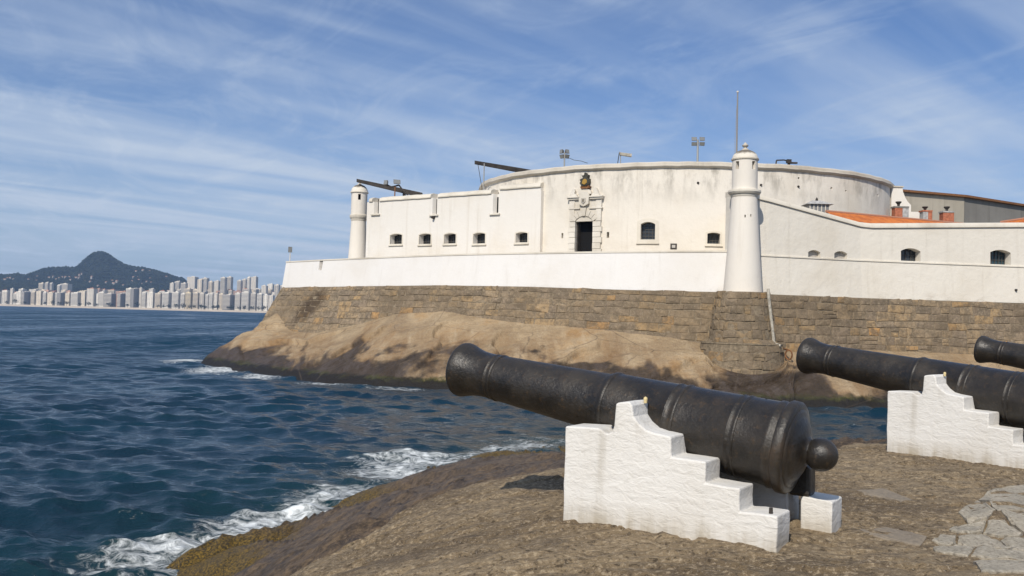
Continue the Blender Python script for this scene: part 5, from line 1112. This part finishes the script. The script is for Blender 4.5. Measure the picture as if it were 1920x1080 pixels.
# ================================================================== lamps, beams and poles on the fort
def floodlight(root, c, aim, w, h, name='lamp_head'):
    a = Vector(aim).normalized(); X = a.cross(ZUP).normalized(); Z = X.cross(a)
    o = MB(); o.loft([[tuple(Vector(c) - a * 0.16 + X * (sx * w * 0.3) + Z * (sz * h * 0.3)) for sx, sz in ((-1,-1),(1,-1),(1,1),(-1,1))], [tuple(Vector(c) + a * 0.10 + X * (sx * w * 0.5) + Z * (sz * h * 0.5)) for sx, sz in ((-1,-1),(1,-1),(1,1),(-1,1))]])
    b = o.build(name, M['lamp_body'], root); MB().box(Vector(c) + a * 0.108, (w * 0.88, 0.012, h * 0.86), ax=(X, a, Z)).build('lamp_glass', M['lamp_glass'], b); return b
def build_lights():
    # four-lamp mast
    Y = 86.0; b = at(1308, 305, Y); b.z = DTOP - 0.36; r = thing('floodlight_mast', b, 'mast with four square floodlights on the bastion rim beside the flagpole', 'floodlight')
    top = at(1308.5, 258, Y); MB().tube(b, top - ZUP * 0.2, 0.11, 0.09, 8).build('pole', M['galvanised'], r)
    MB().box(at(1308.5, 268, Y), (1.15, 0.06, 0.08)).build('cross_bar', M['galvanised'], r)
    for px, py, am in [(1301.5, 261, (-0.1, -1, 0.15)), (1316, 261, (0.1, -1, 0.15)), (1301.5, 269.5, (-0.1, -1, -0.5)), (1316, 269.5, (0.1, -1, -0.5))]: floodlight(r, at(px, py, Y - 0.1), am, 0.5, 0.36)
    p = at(1308, 300, Y); MB().lathe([(0, 0.2), (0.2, 0.28), (0.32, 0.1)], (p.x - 0.2, p.y - 0.1, DTOP - 0.02), n=10).build('junction_box', M['rust'], r)
    # cluster over the portal
    Y = 87.0; b = at(1058.5, 305, Y); b.z = DTOP - 0.36; r = thing('floodlight_mast', b, 'short mast with a cluster of round floodlights above the arched doorway', 'floodlight')
    MB().tube(b, at(1058.5, 286, Y), 0.08, 0.07, 8).build('pole', M['galvanised'], r)
    for px, py, am in [(1053.5, 284.5, (-0.7, -0.5, 0.1)), (1063, 284.5, (0.5, -0.7, 0.2)), (1054, 293, (-0.6, -0.6, -0.4)), (1063, 293, (0.5, -0.7, -0.4))]: floodlight(r, at(px, py, Y), am, 0.42, 0.40)
    MB().path([at(1064, 295, Y), at(1076, 300, Y), at(1090, 302, Y), at(1102, 306, Y)], 0.025, 5).build('cable', M['dark_iron'], r)
    # single hooded lamp
    Y = 84.0; b = at(1163, 304, Y); b.z = DTOP - 0.36; r = thing('floodlight', b, 'single long hooded floodlight leaning over the bastion rim', 'floodlight')
    MB().path([b + Vector((0.1, 0, 0)), at(1163, 290, Y), at(1161, 284.5, Y)], 0.05, 6).build('bracket', M['galvanised'], r); MB().tube(b + Vector((-0.35, 0, 0)), at(1161, 287, Y), 0.04, 0.04, 6).build('stay', M['dark_iron'], r)
    A, B = at(1162, 288.5, Y), at(1184, 291, Y); X = (B - A).normalized(); MB().loft([[tuple(A + Vector((0, s * 0.16, 0)) + ZUP * q) for s, q in ((-1, -0.12), (1, -0.12), (1, 0.12), (-1, 0.12))], [tuple(B + Vector((0, s * 0.2, 0)) + ZUP * q) for s, q in ((-1, -0.16), (1, -0.16), (1, 0.10), (-1, 0.10))]]).build('lamp_head', M['pipe_cement'], r)
    # parapet lamp
    p = at(543.5, 488, 100.6); p.z = TOP_L - 0.01; r = thing('parapet_lamp', p, 'small dark lamp on a thin post at the left corner of the parapet', 'lamp')
    MB().tube(p, at(544, 474, 100.6), 0.05, 0.05, 8).build('post', M['coping_pale'], r); floodlight(r, at(544, 468, 100.6), (0.3, -1, -0.1), 0.42, 0.62)
    # lamps on the gallery roof
    Y = 96.5; b = at(740, 366, Y); b.z = GTOP - 0.1; r = thing('floodlight_mast', b, 'pair of wide floodlights on a bracket above the gallery roof', 'floodlight')
    MB().tube(b, at(741, 349, Y), 0.07, 0.06, 8).build('pole', M['rust'], r); MB().path([at(722, 345, Y), at(734, 350.5, Y), at(741, 349, Y), at(748, 347, Y), at(757, 359, Y), at(765, 366, Y)], 0.09, 6).build('bracket', M['dark_iron'], r)
    floodlight(r, at(724, 342.5, Y - 0.2), (-0.5, -0.8, 0.2), 0.5, 0.5); floodlight(r, at(744, 341.5, Y - 0.2), (0.3, -0.9, 0.3), 0.75, 0.5)
    # long beams
    A, B = at(669, 338.5, 98.2), at(792, 366.2, 97.6); r = thing('iron_beam', B, 'long dark iron beam rising above the far left sentry tower', 'iron beam', 'long iron beams on the roofs')
    MB().loft([[tuple(p + Vector((0, s * w, 0)) + ZUP * q) for s, q in ((-1, -w), (1, -w), (1, w), (-1, w))] for p, w in ((A, 0.17), (A.lerp(B, 0.5), 0.22), (B, 0.25))]).build('beam', M['dark_iron'], r)
    q = at(758, 361, 97.7); MB().box(q + ZUP * 0.0 - ZUP * 0.35, (0.3, 0.4, 0.9)).build('beam_support', M['dark_iron'], r)
    A, B = at(890, 304.5, 93.0), at(975, 319.5, 95.0); r = thing('iron_beam', at(906, 338, 93.0), 'long dark iron beam on a thin post over the left edge of the bastion', 'iron beam', 'long iron beams on the roofs')
    MB().loft([[tuple(p + Vector((0, s * w, 0)) + ZUP * q) for s, q in ((-1, -w), (1, -w), (1, w), (-1, w))] for p, w in ((A, 0.17), (A.lerp(B, 0.5), 0.2), (B, 0.23), (B + (B - A) * 0.35, 0.24))]).build('beam', M['dark_iron'], r)
    t = at(908, 306.5, 93.2); MB().tube((t.x, t.y, DTOP - 1.9), t, 0.06, 0.06, 8).build('post', M['galvanised'], r); MB().tube(at(896, 307, 93.1), (t.x, t.y, DTOP - 1.7), 0.03, 0.03, 6).build('stay', M['dark_iron'], r)
    # flagpole
    Y = 84.5; b = at(1380.8, 300, Y); b.z = DTOP - 0.36; t = at(1383.2, 174, Y); t.x = b.x + 0.02; r = thing('flagpole', b, 'tall thin bare flagpole rising behind the near sentry tower', 'flagpole')
    MB().lathe([(0, 0.11), (1.5, 0.095), (t.z - b.z, 0.065)], b, n=12).build('pole', M['pole_paint'], r); MB().lathe([(0, 0.05), (0.05, 0.11), (0.14, 0.11), (0.2, 0)], (b.x, b.y, t.z), n=10).build('truck', M['coping_pale'], r); MB().path([(b.x - 0.22, b.y - 0.05, b.z + 0.9), (b.x - 0.2, b.y - 0.05, (b.z + t.z) / 2), (b.x - 0.02, b.y - 0.05, t.z)], 0.012, 4).build('halyard', M['galvanised'], r)
    # bits of old ironwork along the rim at the right
    Y = 86.0; b = at(1487, 306, Y); b.z = DTOP - 0.36; r = thing('rim_ironwork', b, 'low clutter of dark ironwork on the rim right of the near tower', 'ironwork')
    MB().path([at(1455, 307, Y), at(1456, 300.5, Y), at(1470, 300, Y), at(1482, 303, Y)], 0.07, 6).build('rail', M['dark_iron'], r)
    m = MB(); m.box(at(1479, 302.5, Y), (0.42, 0.4, 0.34)); m.box(at(1486, 305.5, Y), (0.9, 0.2, 0.16)); m.box(at(1479, 307, Y), (0.2, 0.2, 0.7)); m.build('gear_housing', M['dark_iron'], r)
    for px in (1496, 1502, 1508, 1516): MB().lathe([(0, 0.12), (0.75, 0.12), (0.8, 0.17), (0.95, 0.15), (1.0, 0)], (at(px, 304, Y).x, Y, DTOP - 0.4), n=10).build('bollard', M['dark_iron'], r)
build_lights()
def build_ring():
    p = at(1479, 659, 67.0); r = thing('mooring_ring', p, 'rusty iron mooring ring hanging at the right edge of the tower footing', 'mooring ring')
    m = MB(); n = 20; R0 = 0.34; c = p - ZUP * 0.25
    for i in range(n):
        a, b = 2*math.pi*i/n, 2*math.pi*(i+1)/n; m.tube(c + Vector((math.cos(a) * R0 * 0.6, -math.cos(a) * 0.15, math.sin(a) * R0)), c + Vector((math.cos(b) * R0 * 0.6, -math.cos(b) * 0.15, math.sin(b) * R0)), 0.06, 0.06, 6, False)
    m.build('ring', M['rust'], r); MB().tube(p + Vector((0, 0, 0.1)), p + Vector((0.1, 3.5, 0.25)), 0.07, 0.07, 6).build('bolt', M['rust'], r)
build_ring()

# ================================================================== cannons on their whitewashed mounts
C1 = at(1055, 980, 7.05); AX = R(-34.3); U = Vector((math.cos(AX), math.sin(AX), 0)); NV = Vector((-U.y, U.x, 0))
FACE = [tuple((C1 - U * 2).to_tuple()[:2]), tuple((C1 + U * 4).to_tuple()[:2])]
def face_pt(px, py):
    p = at_poly(px, py, FACE)[0]; return ((p - C1).dot(U), p.z - C1.z)
CH = [face_pt(*p) for p in [(1058, 799), (1090, 801), (1119, 803), (1127, 806), (1133.6, 811), (1140, 813), (1146, 809), (1150.5, 799), (1153, 775), (1154, 756), (1162, 753.5), (1180, 754), (1184, 760), (1188.6, 781), (1197, 795), (1211, 806), (1227, 813), (1258, 818), (1259, 857), (1322, 866), (1322, 906), (1387, 916), (1387.5, 960), (1457, 967)]]
TEND = CH[-1][0]
def cheek_poly(seed, short=False):
    rg = random.Random(seed); pts = [(0.0, -0.22)] + (CH + [(TEND, -0.22)] if not short else CH[:21] + [(1.50, CH[21][1]), (1.50, -0.22)]); pts[1] = (0.0, CH[0][1]); out = []
    for i, (a, b) in enumerate(zip(pts, pts[1:] + pts[:1])):
        L = math.hypot(b[0] - a[0], b[1] - a[1]); n = max(1, int(L / 0.07))
        for k in range(n):
            j = 0.0 if i == len(pts) - 1 else rg.gauss(0, 0.0028); out.append((a[0] + (b[0] - a[0]) * k / n + j, a[1] + (b[1] - a[1]) * k / n + rg.gauss(0, 0.0025)))
    return out
def build_mount(label):
    root = thing('cannon_mount', C1, label, 'cannon mount', 'white stepped cannon mounts', AX)
    for y0, sh, sd in ((0.0, 0.0, 1), (0.76, 0.0, 2)):
        o = MB().prism(cheek_poly(sd, sd == 2), (sh, y0, 0), Vector((1, 0, 0)), ZUP, 0.28).build('side_wall', M['mount_plaster'], root, local=True)
        b = o.modifiers.new('bevel', 'BEVEL'); b.width = 0.012; b.segments = 2; b.limit_method = 'ANGLE'; b.angle_limit = R(50)
    o = MB().box((0.62, 0.52, 0.05), (0.5, 0.50, 0.5)).build('cross_wall', M['mount_plaster'], root, local=True)
    z4 = CH[-1][1]
    o = MB().prism([(1.605, -0.2), (1.825, -0.2), (1.83, 0.285), (1.82, 0.295), (1.61, 0.305), (1.60, 0.295)], (0, 0.74, 0), Vector((1, 0, 0)), ZUP, 0.27).build('end_block', M['mount_plaster'], root, local=True)
    b = o.modifiers.new('bevel', 'BEVEL'); b.width = 0.015; b.segments = 2
    o = MB().box((1.585, 0.83, 0.415), (0.155, 0.17, 0.23)).build('iron_block', M['cannon_iron'], root, local=True)
    b = o.modifiers.new('bevel', 'BEVEL'); b.width = 0.025; b.segments = 2
    q = face_pt(1440, 961); MB().tube((q[0], 0.06, z4 - 0.05), (q[0], 0.06, z4 + 0.035), 0.016, 0.013, 10).build('bolt', M['dark_iron'], root, local=True)
    q = face_pt(1188, 754); MB().lathe([(-0.02, 0.012), (0.012, 0.016), (0.024, 0.012), (0.03, 0)], (q[0], 0.2, q[1]), n=12).build('knob', M['knob_paint'], root, local=True)
    return root
def build_cannon(label):
    root = thing('cannon', C1, label, 'cannon', 'old iron cannons', AX)
    zB = (EYE - 0.889) - C1.z; zM = (EYE - 0.478) - C1.z; B = Vector((1.6, 0.515, zB)); A = Vector((-3.05, 0, zM - zB)).normalized()
    prof = [(-0.03, 0.27), (-0.025, 0.322), (-0.01, 0.336), (0.04, 0.338), (0.052, 0.330), (0.056, 0.316), (0.085, 0.318), (0.092, 0.322), (0.115, 0.322), (0.122, 0.313), (0.335, 0.304), (0.338, 0.309), (0.346, 0.311), (0.356, 0.309), (0.360, 0.304), (0.392, 0.304), (0.395, 0.307), (0.404, 0.307), (0.408, 0.302), (0.82, 0.286), (0.823, 0.291), (0.834, 0.294), (0.846, 0.291), (0.850, 0.286), (0.90, 0.284), (0.903, 0.288), (0.914, 0.288), (0.918, 0.282), (1.2, 0.271), (1.44, 0.262), (1.443, 0.267), (1.458, 0.270), (1.475, 0.268), (1.480, 0.260), (1.505, 0.256), (1.535, 0.244), (1.62, 0.240), (2.1, 0.221), (2.63, 0.200), (2.633, 0.205), (2.645, 0.208), (2.658, 0.205), (2.662, 0.199), (2.695, 0.199), (2.698, 0.202), (2.710, 0.202), (2.714, 0.197), (2.80, 0.197), (2.88, 0.202), (2.95, 0.215), (3.01, 0.233), (3.045, 0.242), (3.07, 0.245), (3.095, 0.241), (3.11, 0.229), (3.112, 0.205), (3.10, 0.19), (3.10, 0.095), (2.5, 0.09), (2.5, 0)]
    prof = [(h if h < 1.6 else 1.6 + (h - 1.6) * 0.955, r) for h, r in prof]
    o = MB().lathe(prof, B, A, 96).build('barrel', M['cannon_iron'], root, local=True); shade(o, 60)
    casc = [(-0.015, 0.29), (-0.032, 0.285), (-0.045, 0.262), (-0.048, 0.236), (-0.065, 0.222), (-0.085, 0.185), (-0.098, 0.15), (-0.105, 0.125), (-0.112, 0.105), (-0.122, 0.094), (-0.132, 0.09)] + [(-0.207 + 0.118 * math.cos(a), 0.118 * math.sin(a)) for a in np.linspace(0.88, math.pi - 0.02, 16)] + [(-0.325, 0)]
    o = MB().lathe(casc, B, A, 64).build('cascabel', M['cannon_iron'], root, local=True); shade(o, 60)
    T = B + A * 1.2
    for s in (-1, 1):
        o = MB().tube(T + Vector((0, s * 0.2, -0.01)), T + Vector((0, s * 0.395, -0.01)), 0.098, 0.096, 28).build('trunnion', M['cannon_iron'], root, local=True); shade(o, 40)
    v = B + A * 0.2 + Vector((0, 0, 0.305)); MB().tube(v - ZUP * 0.02, v + ZUP * 0.006, 0.014, 0.012, 10).build('touch_hole', M['inner_shade'], root, local=True)
    return root
def copy_tree(o, parent=None):
    c = o.copy(); COL.objects.link(c); c.parent = parent
    for ch in list(o.children): copy_tree(ch, c)
    return c
mount1 = build_mount('white stepped masonry mount under the nearest cannon, with a black iron block')
cannon1 = build_cannon('nearest black iron cannon, whole from muzzle to round knob, pointing at the sea')
C2 = at(1662, 851, 10.77); C3 = Vector((8.81, 14.65, ground_z(8.9, 14.5)))
for Cx, rot, dz, lm, lc in ((C2, R(-16), 0.06, 'white stepped masonry mount under the middle cannon at the right edge', 'middle black iron cannon, breech cut off by the right edge'), (C3, R(-16), -0.04, 'white stepped masonry mount of the farthest cannon beyond the right edge', 'farthest black iron cannon with only its muzzle showing at the right edge')):
    for src, lab, d in ((mount1, lm, 0), (cannon1, lc, 0.0)):
        c = copy_tree(src); c.location = Cx + Vector((0, 0, d)); c.rotation_euler = (0, 0, AX + rot); c['label'] = lab

# ================================================================== crazy paving at the lower right
def build_paving():
    root = bpy.data.objects.new('pavement', None); COL.objects.link(root); tag(root, kind='structure')
    rg = random.Random(9)
    S = [[(1700, 450), (1920, 420), (2100, 430), (2100, 640), (1720, 640), (1580, 540)], [(1430, 650), (1570, 550), (1708, 642), (1640, 686), (1500, 696)], [(1350, 742), (1490, 702), (1636, 692), (1600, 758), (1430, 763)], [(1650, 693), (1775, 692), (1915, 757), (1880, 780), (1720, 788), (1612, 763)], [(1742, 648), (2100, 652), (2100, 760), (1925, 752), (1795, 690)], [(1230, 810), (1290, 762), (1408, 775), (1413, 830), (1330, 834)], [(1425, 772), (1600, 771), (1718, 796), (1815, 850), (1758, 868), (1424, 835)], [(1742, 797), (1890, 787), (2100, 790), (2100, 885), (1835, 874)], [(1240, 842), (1430, 845), (1555, 862), (1500, 928), (1250, 880)], [(1570, 862), (1760, 880), (2100, 893), (2100, 962), (1700, 960), (1522, 930)], [(1540, 972), (1700, 970), (2100, 972), (2100, 1100), (1600, 1100)]]
    P = [[(660, 465), (800, 450), (950, 480), (1080, 530), (1000, 560), (860, 520), (740, 500)], [(680, 710), (880, 695), (1080, 730), (1190, 780), (1140, 830), (960, 800), (760, 760)]]
    for k, poly in enumerate(S + P):
        pts = []
        for a, b in zip(poly, poly[1:] + poly[:1]):
            for j in range(4): pts.append((1440 + (a[0] + (b[0] - a[0]) * j / 4 + rg.uniform(-5, 5)) / 4, 820 + (a[1] + (b[1] - a[1]) * j / 4 + rg.uniform(-3, 3)) / 4))
        W = [at_z(x, y, 3.97) for x, y in pts]; c = sum(W, Vector()) / len(W); W = [c + (w - c) * 0.985 for w in W]; n = len(W); m = MB(); h = rg.uniform(0.02, 0.032) if k < len(S) else 0.012
        zc = max(ground_z(w.x, w.y) for w in W)
        tops = [(w.x, w.y, ground_z(w.x, w.y) * 0.75 + zc * 0.25 + 0.002 + (0.005 if k < len(S) else 0.0)) for w in W]; inn = [(c.x + (w.x - c.x) * 0.9, c.y + (w.y - c.y) * 0.9, t[2] + 0.006) for w, t in zip(W, tops)]; bot = [(t[0], t[1], t[2] - 0.12) for t in tops]
        m.add(bot + tops + inn, [(i, (i+1) % n, n + (i+1) % n, n + i) for i in range(n)] + [(n + i, n + (i+1) % n, 2*n + (i+1) % n, 2*n + i) for i in range(n)] + [tuple(range(2*n, 3*n))])
        m.build('paving_stone', M['paving_cement' if k < len(S) else 'patch_rock'], root)
t = NT('patch_rock'); f = t.noise(t.pos(), 30, 5, 0.7); t.set('Base Color', t.mix(t.ramp(f, 0.35, 0.7), (0.25, 0.205, 0.15), (0.17, 0.14, 0.105))); t.set('Roughness', 0.9); t.set('Normal', t.bump(f, 0.01, 0.7)); M['patch_rock'] = t.m
build_paving()

# ================================================================== the air
def build_haze():
    me = MB().box((200, 2900, 135), (11200, 6200, 284)).mesh('haze'); m = bpy.data.materials.new('haze_air'); m.use_nodes = True; nt = m.node_tree; nt.nodes.clear()
    o = nt.nodes.new('ShaderNodeOutputMaterial'); v = nt.nodes.new('ShaderNodeVolumePrincipled'); v.inputs['Color'].default_value = (0.45, 0.66, 1.0, 1); v.inputs['Density'].default_value = 0.00010; v.inputs['Anisotropy'].default_value = 0.0
    nt.links.new(v.outputs[0], o.inputs['Volume']); tag(link('haze', me, m), 'thin bluish sea haze', 'haze', kind='stuff')
build_haze()
